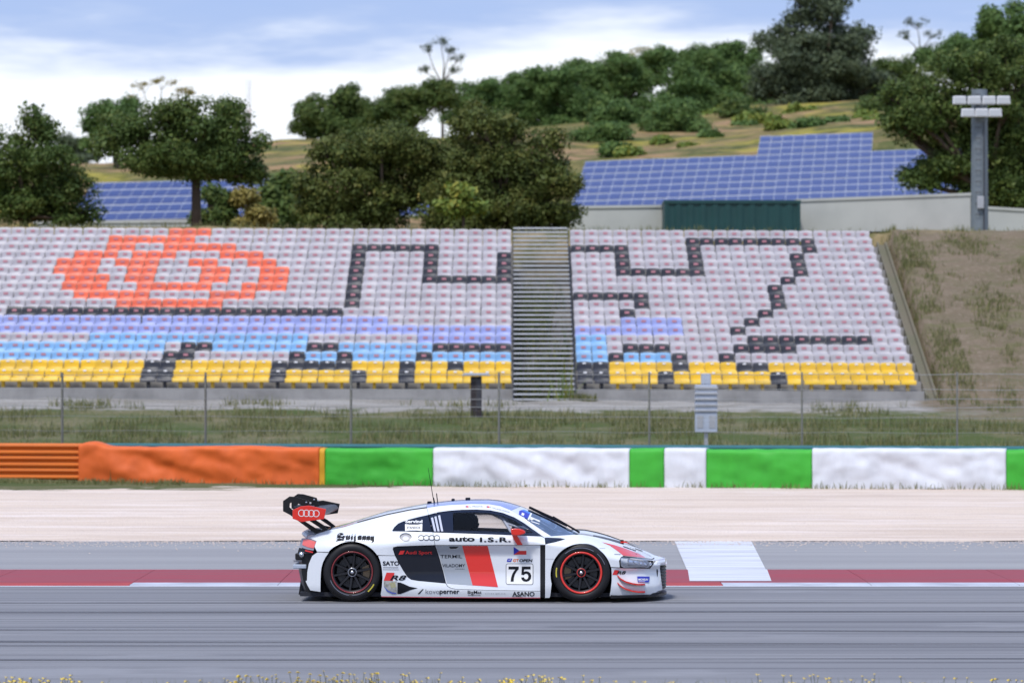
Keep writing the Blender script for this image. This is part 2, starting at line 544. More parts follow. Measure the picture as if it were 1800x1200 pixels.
# ------------------------------------------------------------------ tyre wall wrapped in coloured cloth
def wall_d(x): return 88.55 - 0.19 * x
def wall_x(px):          # x where the wall line meets the pixel column
    u = (px - 900) / F
    return u * 88.55 / (1 + 0.19 * u)
WALL_ANG = math.atan(-0.19)
def cloth_mat(name, c, c2):
    return mat(name, c, 0.6, spec=0.35, var=0.55, vscale=2.2, vcol=tuple(q * 0.80 for q in c2), bump=0.12, bscale=60, stretch=(1, 1, 0.5))
M_corange = cloth_mat('orange_cloth', (0.70, 0.13, 0.022), (0.62, 0.11, 0.02))
M_cgreen = cloth_mat('green_cloth', (0.05, 0.40, 0.035), (0.04, 0.34, 0.03))
M_cwhite = cloth_mat('white_cloth', (0.66, 0.68, 0.73), (0.56, 0.58, 0.63))
M_cyellow = cloth_mat('yellow_cloth', (0.65, 0.33, 0.02), (0.55, 0.28, 0.02))
def cloth_section(px0, px1, m, label, seed, top=1.0, wr=1.0, lift=None):
    x0, x1 = wall_x(px0), wall_x(px1)
    L = (x1 - x0) / math.cos(WALL_ANG)
    root = (x0, wall_d(x0), 0)
    ns = max(6, int(L / 0.06))
    # cross section: front bottom to front top, over, down the back
    prof = [(0.0, 0.02)] + [(0.0, 0.02 + (top - 0.10) * k / 14) for k in range(1, 15)] + [(0.02, top - 0.045), (0.07, top - 0.012), (0.16, top), (0.45, top + 0.005), (0.62, top - 0.02), (0.66, top - 0.1), (0.66, 0.02)]
    npf = len(prof)
    vs = []
    for i in range(ns + 1):
        s = L * i / ns
        edge = min(1, min(s, L - s) / 0.12)
        for (y, z) in prof:
            q = z / top
            w = noise.noise((s * 0.9, z * 2.0 + s * 0.7, seed)) * 0.10 + noise.noise((s * 2.4 - z * 1.4, z * 4.0 + s * 1.1, seed + 9)) * 0.035 + 0.010 * noise.noise((s * 7, z * 6 + s * 4, seed + 3)) - 0.022 * (1 - abs(noise.noise((s * 1.3 + z * 0.8, z * 1.6 - s * 0.5, seed + 21)))) ** 6
            tyre = 0.05 * abs(math.sin(s * math.pi / 0.62))
            sag = 0.02 * noise.noise((s * 0.8, 3, seed)) + 0.012 * noise.noise((s * 3, 5, seed))
            zz = z + (sag * q + (lift(s) * q if lift else 0))
            if z < 0.05:
                zz = z + 0.03 * noise.noise((s * 1.5, 8, seed)) - 0.02
            yy = y - (w * wr + tyre * 0.6) * (1 if y < 0.3 else 0.3) * (0.4 + 0.6 * math.sin(min(q, 1) * math.pi * 0.9 + 0.15)) * (0.4 + 0.6 * edge)
            vs.append((s, yy, zz))
    fs = [(i * npf + k, (i + 1) * npf + k, (i + 1) * npf + k + 1, i * npf + k + 1) for i in range(ns) for k in range(npf - 1)]
    fs.append(tuple(range(npf)))
    fs.append(tuple(ns * npf + k for k in range(npf - 1, -1, -1)))
    o = mesh_obj('barrier_cover', vs, fs, m, smooth=True)
    o.data.polygons[-1].use_smooth = False
    o.data.polygons[-2].use_smooth = False
    o.location = root
    o.rotation_euler = (0, 0, WALL_ANG)
    tag(o, label, 'tyre barrier', 'cloth covered tyre barriers')
    return o
cloth_section(138, 561, M_corange, 'rumpled orange cloth cover over the tyre barrier beside the guard rail', 1, 0.985, 1.0, lambda s: 0.13 * math.exp(-((s - 0.3) / 0.35) ** 2) + 0.03 * math.exp(-((s - 4.2) / 1.0) ** 2) - 0.02)
cloth_section(561.5, 571, M_cyellow, 'narrow yellow cloth strip between orange and green barrier covers', 2, 0.95, 0.4)
cloth_section(571.5, 761, M_cgreen, 'green barrier cover next to the yellow strip, behind the car wing', 3, 0.945, 0.7)
cloth_section(761.5, 1106, M_cwhite, 'long white barrier cover behind the roof of the race car', 4, 0.965, 1.1)
cloth_section(1106.5, 1167, M_cgreen, 'narrow green barrier cover between two white covers', 5, 0.96, 0.6)
cloth_section(1167.5, 1241, M_cwhite, 'narrow white barrier cover between two green covers', 6, 0.975, 0.6)
cloth_section(1241.5, 1427, M_cgreen, 'wide green barrier cover right of the narrow white cover', 7, 0.95, 0.7)
cloth_section(1427.5, 1768, M_cwhite, 'long white barrier cover at the right, below the dirt bank', 8, 0.985, 1.2)
cloth_section(1768.5, 2300, M_cgreen, 'green barrier cover cut by the right edge of the picture', 9, 0.96, 0.7)

# guard rails: W beams
M_orange = mat('orange_rail_paint', (0.62, 0.15, 0.018), 0.5, var=0.4, vscale=2.5, vcol=(0.45, 0.11, 0.02), stretch=(0.3, 1, 1))
M_teal = mat('teal_rail_paint', (0.025, 0.13, 0.15), 0.5, var=0.4, vscale=2)
WB = [(0.0, -0.155), (-0.012, -0.150), (-0.075, -0.105), (-0.080, -0.075), (-0.012, -0.022), (0.0, 0.0), (-0.012, 0.022), (-0.080, 0.075), (-0.075, 0.105), (-0.012, 0.150), (0.0, 0.155)]
def beam(parent, s0, s1, z, m):
    vs = [(s0, y, z + q) for y, q in WB] + [(s1, y, z + q) for y, q in WB] + [(s0, y + 0.012, z + q) for y, q in WB] + [(s1, y + 0.012, z + q) for y, q in WB]
    n = len(WB)
    fs = [(k, n + k, n + k + 1, k + 1) for k in range(n - 1)] + [(2 * n + k + 1, 3 * n + k + 1, 3 * n + k, 2 * n + k) for k in range(n - 1)]
    fs += [(n - 1, 2 * n - 1, 4 * n - 1, 3 * n - 1), (0, 2 * n, 3 * n, n)]
    return mesh_obj('rail_beam', vs, fs, m, parent, smooth=False)
x1 = wall_x(137)
gr = empty('guard_rail', (x1, wall_d(x1) + 0.15, 0))
gr.rotation_euler = (0, 0, WALL_ANG)
tag(gr, 'orange steel guard rail of three stacked beams at the left edge', 'guard rail')
for k, z in enumerate((0.26, 0.575, 0.89)):
    beam(gr, -24.5, 0.5, z, M_orange)
for s in np.arange(-24.0, 0.5, 2.0):
    MB().box(s - 0.05, s + 0.05, 0.013, 0.11, -0.2, 1.0).build('rail_post', M_steel, gr)
x0 = wall_x(345)
gr2 = empty('guard_rail', (x0, wall_d(x0) + 0.86, 0))
gr2.rotation_euler = (0, 0, WALL_ANG)
tag(gr2, 'teal steel guard rail just showing above the coloured barrier covers', 'guard rail')
for k, z in enumerate((0.26, 0.575, 0.885)):
    beam(gr2, -3.0, 40.0, z, M_teal)
for s in np.arange(-2.5, 40, 2.0):
    MB().box(s - 0.05, s + 0.05, 0.013, 0.11, -0.2, 1.0).build('rail_post', M_steel, gr2)

# debris fence behind the rails
fx0 = wall_x(-330)
fen = empty('debris_fence', (fx0, wall_d(fx0) + 1.6, 0))
fen.rotation_euler = (0, 0, WALL_ANG)
tag(fen, 'tall debris fence of thin wires and grey posts behind the barrier', 'fence')
FL = 40.0
M_post = mat('fence_post_grey', (0.19, 0.19, 0.165), 0.6, 0.3, var=0.3)
for k in range(11):
    s = 6.55 + (k - 1) * 3.86
    MB().box(s - 0.021, s + 0.021, -0.05, 0.05, -0.1, 2.86).build('fence_post', M_post, fen, bevel=0.008)
for z in (2.80, 2.42, 2.18, 1.98, 1.72, 1.35, 1.0):
    pts = [(s, -0.062, z + 0.012 * math.sin(s * 1.7 + z * 9)) for s in np.arange(0, FL, 0.65)]
    MB().tube(pts, 0.0075 if z > 1.9 else 0.005, 5).build('fence_cable', M_wire, fen)
b = MB()
for i in range(int(FL / 0.15)):
    s = i * 0.15
    b.add([(s, -0.07, 0.1), (s + 0.0022, -0.07, 0.1), (s + 0.0022, -0.07, 2.8), (s, -0.07, 2.8)], [(0, 1, 2, 3)])
for j in range(18):
    z = 0.1 + j * 0.15
    b.add([(0, -0.072, z), (FL, -0.072, z), (FL, -0.072, z + 0.0022), (0, -0.072, z + 0.0022)], [(0, 1, 2, 3)])
tag(b.build('wire_mesh', M_wire, fen), kind='stuff')

# dark post with pale cap, and pale ribbed cabinet, both behind the fence
M_brown = mat('brown_black_paint', (0.028, 0.02, 0.022), 0.6, var=0.3)
M_paleblue = mat('pale_blue_grey_paint', (0.42, 0.47, 0.56), 0.5, var=0.3, vscale=3)
c = P(837, 717, 103.0)
dp = empty('loudspeaker_post', (c.x, c.y, emb_z(c.x, c.y) - 0.05))
tag(dp, 'dark brown square post with a flat pale cap in front of the seats', 'post')
hz = P(837, 661, 103.0).z - dp.location.z
MB().box(-0.16, 0.16, -0.14, 0.14, -0.2, hz).build('post', M_brown, dp, bevel=0.015)
MB().box(0.02, 0.14, -0.16, -0.142, 0.3, hz - 0.1).build('side_plate', M_darksteel, dp)
MB().prism([(-0.42, hz + 0.012), (0.42, hz + 0.012), (0.34, hz + 0.09), (-0.34, hz + 0.09)], -0.3, 0.3).build('cap', M_paleblue, dp, bevel=0.01)
c = P(1241, 760, 93.5)
cab = empty('signal_cabinet', (c.x, c.y, emb_z(c.x, c.y) - 0.02))
zb = c.z - cab.location.z
zt = P(1241, 656, 93.5).z - cab.location.z
zs_ = P(1241, 676, 93.5).z - cab.location.z
tag(cab, 'pale grey ribbed metal cabinet with a narrow head, in front of the yellow seats', 'cabinet')
MB().box(-0.29, 0.29, -0.14, 0.16, zb, zs_).build('body', M_paleblue, cab, bevel=0.02)
MB().box(-0.13, 0.13, -0.12, 0.12, zs_ + 0.002, zt).build('head', M_paleblue, cab, bevel=0.03)
MB().box(-0.05, 0.05, -0.05, 0.05, -0.3, zb - 0.002).build('foot', M_steel, cab)
for k in range(5):
    z = zb + 0.55 + k * 0.15
    MB().box(-0.31, 0.31, -0.175, -0.142, z, z + 0.05).build('rib', M_steel, cab, bevel=0.006)
for sx in (-1, 1):
    MB().box(sx * 0.16 - 0.08, sx * 0.16 + 0.08, -0.15, -0.142, zb + 0.12, zb + 0.45).build('panel', M_darksteel if False else M_steel, cab)

# rubber laid on the track: long faint tyre marks, and stones thrown onto the run-off
def rubber_mat():
    m = bpy.data.materials.new('tyre_rubber_mark')
    m.use_nodes = True
    N, L = m.node_tree.nodes, m.node_tree.links
    b = N['Principled BSDF']
    b.inputs['Base Color'].default_value = (0.035, 0.035, 0.042, 1)
    b.inputs['Roughness'].default_value = 0.7
    tc = N.new('ShaderNodeTexCoord'); mp = N.new('ShaderNodeMapping'); mp.inputs['Scale'].default_value = (0.12, 9, 1)
    n = N.new('ShaderNodeTexNoise'); n.inputs['Scale'].default_value = 1.0; n.inputs['Detail'].default_value = 6
    r = N.new('ShaderNodeMapRange'); r.inputs['From Min'].default_value = 0.38; r.inputs['From Max'].default_value = 0.66; r.inputs['To Max'].default_value = 0.75
    t = N.new('ShaderNodeBsdfTransparent'); mx = N.new('ShaderNodeMixShader')
    L.new(tc.outputs['Object'], mp.inputs[0]); L.new(mp.outputs[0], n.inputs['Vector']); L.new(n.outputs['Fac'], r.inputs[0])
    L.new(r.outputs[0], mx.inputs[0]); L.new(t.outputs[0], mx.inputs[1]); L.new(b.outputs[0], mx.inputs[2])
    L.new(mx.outputs[0], N['Material Output'].inputs[0])
    return m
M_mark = rubber_mat()
for k, (d0, d1, bow, wd) in enumerate(((35.9, 34.6, 0.25, 0.20), (37.6, 36.3, 0.25, 0.20), (33.2, 33.9, -0.2, 0.16), (39.6, 40.3, 0.3, 0.24), (41.4, 42.0, 0.3, 0.24), (34.9, 35.2, 0.1, 0.12))):
    vs, fs = [], []
    for i in range(61):
        x = -30 + i
        d = d0 + (d1 - d0) * i / 60 + bow * math.sin(math.pi * i / 60) + 0.03 * noise.noise((x * 0.2, k, 0))
        vs += [(x, d - wd / 2, 0.0042 + k * 0.0004), (x, d + wd / 2, 0.0042 + k * 0.0004)]
    for i in range(60): fs.append((2 * i, 2 * i + 2, 2 * i + 3, 2 * i + 1))
    o = mesh_obj('tyre_mark', vs, fs, M_mark)
    o['kind'] = 'structure'
vs, fs = [], []
rp_ = random.Random(3)
for _ in range(2600):
    x = rp_.uniform(-11, 11); d = 58.25 - abs(rp_.gauss(0, 1.1)); r = rp_.uniform(0.008, 0.024)
    if d < 49.5: continue
    b0 = len(vs)
    for (ax, ay, az) in ((1, 0, 0), (-0.6, 0.8, 0), (-0.5, -0.9, 0), (0.1, 0, 0.9)):
        vs.append((x + ax * r * rp_.uniform(0.7, 1.2), d + ay * r, max(0.002, az * r * rp_.uniform(0.7, 1.2))))
    fs += [(b0, b0 + 1, b0 + 3), (b0 + 1, b0 + 2, b0 + 3), (b0 + 2, b0, b0 + 3)]
tag(mesh_obj('stray_gravel', vs, fs, mat('stone', (0.55, 0.46, 0.40), 0.95)), 'loose stones scattered along the edge of the run-off', 'gravel', kind='stuff')
# ------------------------------------------------------------------ grandstand
stand = empty('grandstand', (0, 110, 2.3))
tag(stand, 'concrete stepped grandstand carrying the coloured seats', 'grandstand')
ROWS = 18
def row_d(r): return 110.0 + (17 - r) * 0.82
def row_z(r): return 2.62 + (17 - r) * 0.293
def tilt(x): return -0.004 * x
LCOLS, RCOLS = 40, 21
PITCHX = 0.5
def seat_x(block, c):
    return -0.02 - (c + 0.5) * PITCHX if block == 'L' else 2.02 + (c + 0.5) * PITCHX
for r in range(ROWS):
    d, z = row_d(r) - 110, row_z(r) - 2.3
    for (xa, xb) in ((-21.0, 0.02), (1.98, 12.75)):
        vs = []
        for x in (xa, xb):
            t = tilt(x)
            vs += [(x, d - 0.30, z - 1.15 + t), (x, d - 0.30, z - 0.235 + t), (x, d + 0.515, z - 0.235 + t), (x, d + 0.515, z - 1.15 + t)]
        mesh_obj('step', vs, [(0, 1, 2, 3), (7, 6, 5, 4), (0, 4, 5, 1), (1, 5, 6, 2), (2, 6, 7, 3), (0, 3, 7, 4)], M_concrete, stand)
# sloping edge channel at the right end
vs = []
for (d, z) in ((-0.6, -0.05), (14.2, 5.25)):
    for (x, dz) in ((12.76, -0.5), (12.76, 0.02), (12.83, 0.02), (12.86, -0.08), (13.02, -0.08), (13.05, 0.02), (13.12, 0.02), (13.12, -0.5)):
        vs.append((x, d, z + dz - 0.06))
n = 8
mesh_obj('edge_channel', vs, [(k, k + 1, n + k + 1, n + k) for k in range(n - 1)] + [tuple(range(n - 1, -1, -1))], mat('mossy_concrete', (0.15, 0.13, 0.09), 0.95, var=0.9, vscale=0.8, vcol=(0.12, 0.12, 0.07)), stand)
# low front wall
vs = []

# seats --------------------------------------------------------------
SEATC = {'w': (0.44, 0.415, 0.44), 'k': (0.022, 0.024, 0.035), 'o': (0.76, 0.15, 0.07), 'p': (0.31, 0.35, 0.62), 'c': (0.22, 0.42, 0.66), 'y': (0.74, 0.46, 0.012)}
SEATN = {'w': 'pale grey', 'k': 'black', 'o': 'orange', 'p': 'violet blue', 'c': 'sky blue', 'y': 'yellow'}
M_seat = {k: mat('seat_plastic_' + SEATN[k].replace(' ', '_'), c, 0.42, spec=0.45, var=0.75, vscale=1.1, vcol=tuple(x * 0.62 + 0.05 for x in c), world=True) for k, c in SEATC.items()}
M_redplate = mat('seat_number_plate_red', (0.42, 0.17, 0.20), 0.5)
M_whiteplate = mat('seat_number_plate_white', (0.75, 0.75, 0.76), 0.5)
PAT_L = {
    0: [('o', 283, 373)], 1: [('o', 200, 343)], 2: [('o', 173, 230), ('o', 277, 423), ('k', 614, 769)],
    3: [('o', 133, 200), ('o', 227, 300), ('o', 377, 470), ('k', 612, 639), ('k', 744, 769), ('k', 877, 900)],
    4: [('o', 103, 173), ('o', 213, 267), ('o', 320, 383), ('o', 427, 497), ('k', 611, 638), ('k', 744, 769), ('k', 877, 900)],
    5: [('o', 97, 173), ('o', 220, 273), ('o', 340, 403), ('o', 447, 520), ('k', 609, 638), ('k', 744, 769), ('k', 877, 900)],
    6: [('o', 120, 183), ('o', 217, 273), ('o', 345, 400), ('o', 450, 510), ('k', 607, 636), ('k', 744, 900)],
    7: [('o', 120, 187), ('o', 233, 373), ('o', 423, 493), ('k', 606, 635)],
    8: [('o', 140, 260), ('o', 360, 453), ('k', 604, 633)], 9: [('o', 190, 400), ('k', 603, 631)],
    10: [('k', 7, 601)], 11: [('p', -400, 680)], 12: [('p', -400, 900)],
    13: [('c', 160, 535), ('p', 735, 900)], 14: [('k', 330, 360), ('k', 533, 593), ('k', 766, 900), ('c', -400, 300), ('c', 366, 530), ('c', 593, 763)],
    15: [('k', 297, 330), ('k', 500, 533), ('k', 588, 619), ('k', 731, 766), ('c', -400, 180), ('c', 533, 588), ('c', 619, 731), ('c', 766, 900)],
    16: [('k', 260, 297), ('k', 468, 619), ('k', 699, 734), ('k', 788, 823), ('y', -400, 910)],
    17: [('k', 260, 293), ('k', 467, 500), ('k', 612, 646), ('k', 699, 734), ('y', -400, 910)]}
PAT_R = {
    1: [('k', 1204, 1438)], 2: [('k', 1000, 1098), ('k', 1202, 1231), ('k', 1413, 1440)],
    3: [('k', 1073, 1098), ('k', 1204, 1233), ('k', 1391, 1422)], 4: [('k', 1073, 1100), ('k', 1204, 1233), ('k', 1395, 1422)],
    5: [('k', 1073, 1233), ('k', 1393, 1422)], 6: [('k', 1373, 1404)], 7: [('k', 1349, 1380)],
    8: [('k', 1000, 1138), ('k', 1351, 1382)], 9: [('k', 1104, 1138), ('k', 1351, 1382)],
    10: [('k', 1080, 1111), ('k', 1331, 1362)], 11: [('k', 1307, 1335), ('p', 1095, 1206)], 12: [('k', 1280, 1311), ('p', 1000, 1191)],
    13: [('k', 1311, 1544), ('c', 1000, 1062)], 14: [('k', 1087, 1173), ('k', 1289, 1407), ('c', 1000, 1075)],
    15: [('k', 1060, 1091), ('k', 1178, 1209), ('k', 1260, 1291), ('c', 1000, 1060), ('c', 1091, 1176)],
    16: [('k', 1000, 1062), ('k', 1176, 1209), ('k', 1289, 1356), ('y', 1062, 1700)],
    17: [('k', 1000, 1064), ('k', 1151, 1184), ('k', 1356, 1387), ('y', 1064, 1700)]}
def seat_colour(block, r, c):
    px = 900 + seat_x(block, c) / row_d(r) * F
    for (k, a, b) in (PAT_L if block == 'L' else PAT_R).get(r, []):
        if a <= px <= b: return k
    return 'w'
# one bucket seat: curved pan and backrest shell, ~80 triangles
def seat_mesh():
    prof = [(-0.235, -0.045), (-0.228, 0.055), (-0.17, 0.065), (-0.02, 0.05), (0.12, 0.045), (0.165, 0.075), (0.185, 0.15), (0.205, 0.25), (0.215, 0.335), (0.235, 0.352), (0.26, 0.34)]
    xs_ = (-0.238, -0.215, -0.10, 0.10, 0.215, 0.238)
    vs, fs = [], []
    for i, x in enumerate(xs_):
        e = abs(x) / 0.238
        for j, (y, z) in enumerate(prof):
            lift = 0.035 * (e ** 4) if 1 < j < 6 else 0
            drop = 0.03 * (e ** 6) if j >= 7 else 0
            fwd = -0.03 * (e ** 3) if j >= 6 else 0
            vs.append((x, y + fwd, z + lift - drop))
    n = len(prof)
    for i in range(len(xs_) - 1):
        for j in range(n - 1):
            fs.append((i * n + j, (i + 1) * n + j, (i + 1) * n + j + 1, i * n + j + 1))
    b = len(vs)
    vs += [(x, y, z) for x in (-0.05, 0.05) for (y, z) in ((-0.10, 0.03), (0.10, 0.03), (0.10, -0.235), (-0.10, -0.235))]
    fs += [(b, b + 1, b + 2, b + 3), (b + 7, b + 6, b + 5, b + 4), (b, b + 3, b + 7, b + 4), (b + 1, b + 5, b + 6, b + 2)]
    return vs, fs
SV, SF = seat_mesh()
PV = [(-0.075, 0.181, 0.19), (0.075, 0.181, 0.19), (0.075, 0.199, 0.265), (-0.075, 0.199, 0.265)]
PVW = [(-0.05, 0.200, 0.275), (0.05, 0.200, 0.275), (0.05, 0.209, 0.325), (-0.05, 0.209, 0.325)]
PV = [(x, y - 0.008, z) for x, y, z in PV]
PVW = [(x, y - 0.008, z) for x, y, z in PVW]
seat_me = {}
for k in SEATC:
    me = bpy.data.meshes.new('stadium_seat')
    me.from_pydata(SV, [], SF)
    me.materials.append(M_seat[k])
    me.polygons.foreach_set('use_smooth', [True] * len(me.polygons))
    me.update()
    seat_me[k] = me
plate_me = {}
for k, (pv, m) in {'r': (PV, M_redplate), 'w': (PVW, M_whiteplate)}.items():
    me = bpy.data.meshes.new('number_plate')
    me.from_pydata(pv, [], [(0, 1, 2, 3)])
    me.materials.append(m)
    plate_me[k] = me
def ordinal(n):
    return '%d%s' % (n, 'th' if 10 <= n % 100 <= 20 else {1: 'st', 2: 'nd', 3: 'rd'}.get(n % 10, 'th'))
ROWNAME = {17: 'front row', 16: 'second row', 15: 'third row', 14: 'fourth row', 13: 'fifth row', 12: 'sixth row'}
stuff_v, stuff_f, stuff_m = [], [], []
keys = list(SEATC)
for r in range(ROWS):
    for block, n in (('L', LCOLS), ('R', RCOLS)):
        for c in range(n):
            k = seat_colour(block, r, c)
            x, d, z = seat_x(block, c), row_d(r), row_z(r)
            px = 900 + x / d * F
            z += tilt(x)
            single = (r >= 13 and px > -12) or (r == 12 and block == 'R')
            jx, jr = random.uniform(-0.010, 0.010), random.uniform(-0.045, 0.045)
            if single:
                o = bpy.data.objects.new('stadium_seat', seat_me[k])
                o.location = (x + jx, d, z)
                o.rotation_euler = (random.uniform(-0.02, 0.02), 0, jr)
                link(o)
                side = 'left' if block == 'L' else 'right'
                tag(o, '%s plastic seat in the %s, %s to the %s of the stairs' % (SEATN[k], ROWNAME[r], ordinal(c + 1), side), 'seat', 'seats of the grandstand')
                p = bpy.data.objects.new('number_plate', plate_me['w' if r >= 16 else 'r'])
                link(p, o)
            else:
                b0 = len(stuff_v)
                cj, sj, tz = math.cos(jr), math.sin(jr), random.uniform(-0.05, 0.05)
                stuff_v += [(vx * cj - vy * sj + x + jx, vx * sj + vy * cj + d + tz * vz, vz + z) for vx, vy, vz in SV]
                stuff_f += [tuple(i + b0 for i in f) for f in SF]
                stuff_m += [keys.index(k)] * len(SF)
                b0 = len(stuff_v)
                stuff_v += [(vx * cj - vy * sj + x + jx, vx * sj + vy * cj + d + tz * vz, vz + z) for vx, vy, vz in PV]
                stuff_f.append((b0, b0 + 1, b0 + 2, b0 + 3))
                stuff_m.append(len(keys))
so = mesh_obj('stadium_seats', stuff_v, stuff_f, [M_seat[k] for k in keys] + [M_redplate], None, True, stuff_m)
tag(so, 'upper rows of plastic seats forming an orange emblem and black track outline', 'seats', 'seats of the grandstand', 'stuff')

# metal stairs between the two blocks
st = empty('stairs', (1.0, 107.6, 1.8))
tag(st, 'open metal stairs with pale treads between the two seat blocks', 'stairs')
NT = 40
M_tread = mat('tread_steel', (0.52, 0.53, 0.54), 0.55, 0.2, var=0.4, vscale=4)
s0 = P(955, 719, 107.6)
s1 = Vector((1.0, 124.2, 8.02))
for k in range(NT):
    f = k / (NT - 1)
    y = s0.y + (s1.y - s0.y) * f
    z = s0.z + (s1.z - s0.z) * f
    MB().box(-0.95, 0.93, y - 107.6 - 0.14, y - 107.6 + 0.14, z - 1.8 - 0.055, z - 1.8).build('tread', M_tread, st)
for sx in (-0.962, 0.942):
    vs = []
    for x in (sx - 0.01, sx + 0.01):
        for (yy, zz) in ((s0.y - 0.2, s0.z - 0.38), (s0.y - 0.2, s0.z - 0.09), (s1.y + 0.1, s1.z - 0.09), (s1.y + 0.1, s1.z - 0.38)):
            vs.append((x, yy - 107.6, zz - 1.8))
    mesh_obj('stringer', vs, [(0, 1, 2, 3), (7, 6, 5, 4), (0, 4, 5, 1), (1, 5, 6, 2), (2, 6, 7, 3), (3, 7, 4, 0)], M_darksteel, st)
# ------------------------------------------------------------------ behind the stand: walls, container, mast, solar panels
def wall_thing(px0, px1, y0, y1, d, label, thick=0.25):
    a, b_ = P(px0, y0, d), P(px1, y1, d)
    root = empty('boundary_wall', (a.x, d, 7.7))
    tag(root, label, 'wall', 'white boundary walls')
    L = b_.x - a.x
    za, zb = a.z - 7.7, b_.z - 7.7
    vs = [(0, 0, -0.3), (L, 0, -0.3), (L, thick, -0.3), (0, thick, -0.3), (0, 0, za - 0.12), (L, 0, zb - 0.12), (L, thick, zb - 0.12), (0, thick, za - 0.12)]
    mesh_obj('wall', vs, [(0, 3, 2, 1), (4, 5, 6, 7), (0, 1, 5, 4), (1, 2, 6, 5), (2, 3, 7, 6), (3, 0, 4, 7)], M_white_wall, root)
    vs = [(-0.03, -0.05, za - 0.118), (L + 0.03, -0.05, zb - 0.118), (L + 0.03, thick + 0.05, zb - 0.118), (-0.03, thick + 0.05, za - 0.118), (-0.03, -0.05, za), (L + 0.03, -0.05, zb), (L + 0.03, thick + 0.05, zb), (-0.03, thick + 0.05, za)]
    mesh_obj('coping', vs, [(0, 3, 2, 1), (4, 5, 6, 7), (0, 1, 5, 4), (1, 2, 6, 5), (2, 3, 7, 6), (3, 0, 4, 7)], M_white_wall, root)
    return root
wall_thing(930, 1166, 363, 360, 152.5, 'white wall left of the green container, below the solar panels')
wall_thing(1400, 1706, 350, 339, 152.5, 'white wall between the green container and the floodlight mast')
wall_thing(1722, 1960, 362, 376, 149.0, 'lower white wall right of the floodlight mast')
wall_thing(60, 400, 389, 386, 160.0, 'low white wall under the solar panels at the left')
# container
c0, c1 = P(1168, 352, 150), P(1407, 352, 150)
ct = empty('container', (c0.x, 150, 7.6))
tag(ct, 'dark green shipping container behind the top of the stand', 'container')
L, H = c1.x - c0.x, c0.z - 7.6
b = MB()
n = 44
prof = []
for i in range(n):
    x = L * i / n
    q = i % 4
    prof += [(x, 0.0 if q in (0, 1) else 0.045)]
prof.append((L, 0.0))
vs = [(x, y, 0.1) for x, y in prof] + [(x, y, H - 0.14) for x, y in prof]
m_ = len(prof)
b.add(vs, [(i, i + 1, m_ + i + 1, m_ + i) for i in range(m_ - 1)])
b.box(0, L, 0.06, 2.4, 0.1, H - 0.14)
b.build('body', M_container, ct)
MB().box(-0.02, L + 0.02, -0.03, 2.44, H - 0.138, H).build('top_rail', M_container, ct)
for x in (0.0, L - 0.12):
    MB().box(x, x + 0.12, -0.02, 0.1, 0.1, H - 0.142).build('corner_post', M_container, ct)
MB().box(0.30, 1.25, -0.012, -0.002, 0.62, 0.86).build('vent_plate', M_steel, ct)
# floodlight mast
mp = P(1722, 404, 131.0)
ms = empty('floodlight_mast', (mp.x, 131.0, 7.9))
tag(ms, 'grey floodlight mast with two tiers of white lamp heads, right side', 'floodlight')
def mz(py): return P(1722, py, 131.0).z - 7.9
M_mastgrey = mat('mast_grey', (0.17, 0.20, 0.225), 0.6, 0.1, var=0.4, vscale=1.5)
M_lampwhite = mat('lamp_housing_white', (0.66, 0.67, 0.69), 0.45, var=0.2)
M_lens = mat('lamp_glass', (0.5, 0.52, 0.55), 0.12, spec=0.6)
b = MB()
b.lathe([(0.33, -0.3), (0.31, mz(300)), (0.29, mz(158))], (0, 0, 0), 12, axis='z')
b.add([(0.29 * math.cos(k * math.pi / 6), 0.29 * math.sin(k * math.pi / 6), mz(158)) for k in range(12)], [tuple(range(12))])
b.build('pole', M_mastgrey, ms, angle=40)
for (py, half, nl) in ((179, 1.03, 4), (201, 0.72, 3)):
    z = mz(py)
    MB().box(-half, half, -0.44, -0.36, z + 0.10, z + 0.17).build('crossarm', M_mastgrey, ms)
    for i in range(nl):
        x = -half + 0.22 + (2 * half - 0.44) * i / (nl - 1)
        hd = MB().prism([(x - 0.25, z - 0.15), (x + 0.25, z - 0.15), (x + 0.23, z + 0.16), (x - 0.23, z + 0.16)], -0.66, -0.46).build('lamp_head', M_lampwhite, ms, bevel=0.03)
        MB().box(x - 0.2, x + 0.2, -0.668, -0.662, z - 0.11, z + 0.11).build('lens', M_lens, hd)
MB().lathe([(0.0, -0.02), (0.5, -0.02), (0.5, 0.06), (0.34, 0.06)], (0, 0, 0.1), 16, axis='z').build('base_plate', M_steel, ms)
MB().tube([(0.12, -0.34, 0.3), (0.12, -0.335, mz(215))], 0.02, 6).build('cable_conduit', M_darksteel, ms)
MB().box(-0.14, 0.10, -0.46, -0.34, 1.1, 1.55).build('junction_box', M_steel, ms, bevel=0.01)
for k in range(12):
    MB().tube([(-0.16, -0.27, 0.9 + k * 0.4), (-0.20, -0.37, 0.9 + k * 0.4), (-0.05, -0.42, 0.9 + k * 0.4), (0.0, -0.31, 0.9 + k * 0.4)], 0.012, 5).build('rung', M_darksteel, ms)
b = MB().box(-0.1, 0.1, -0.36, -0.29, mz(215), mz(165))
b.build('bracket', M_mastgrey, ms)

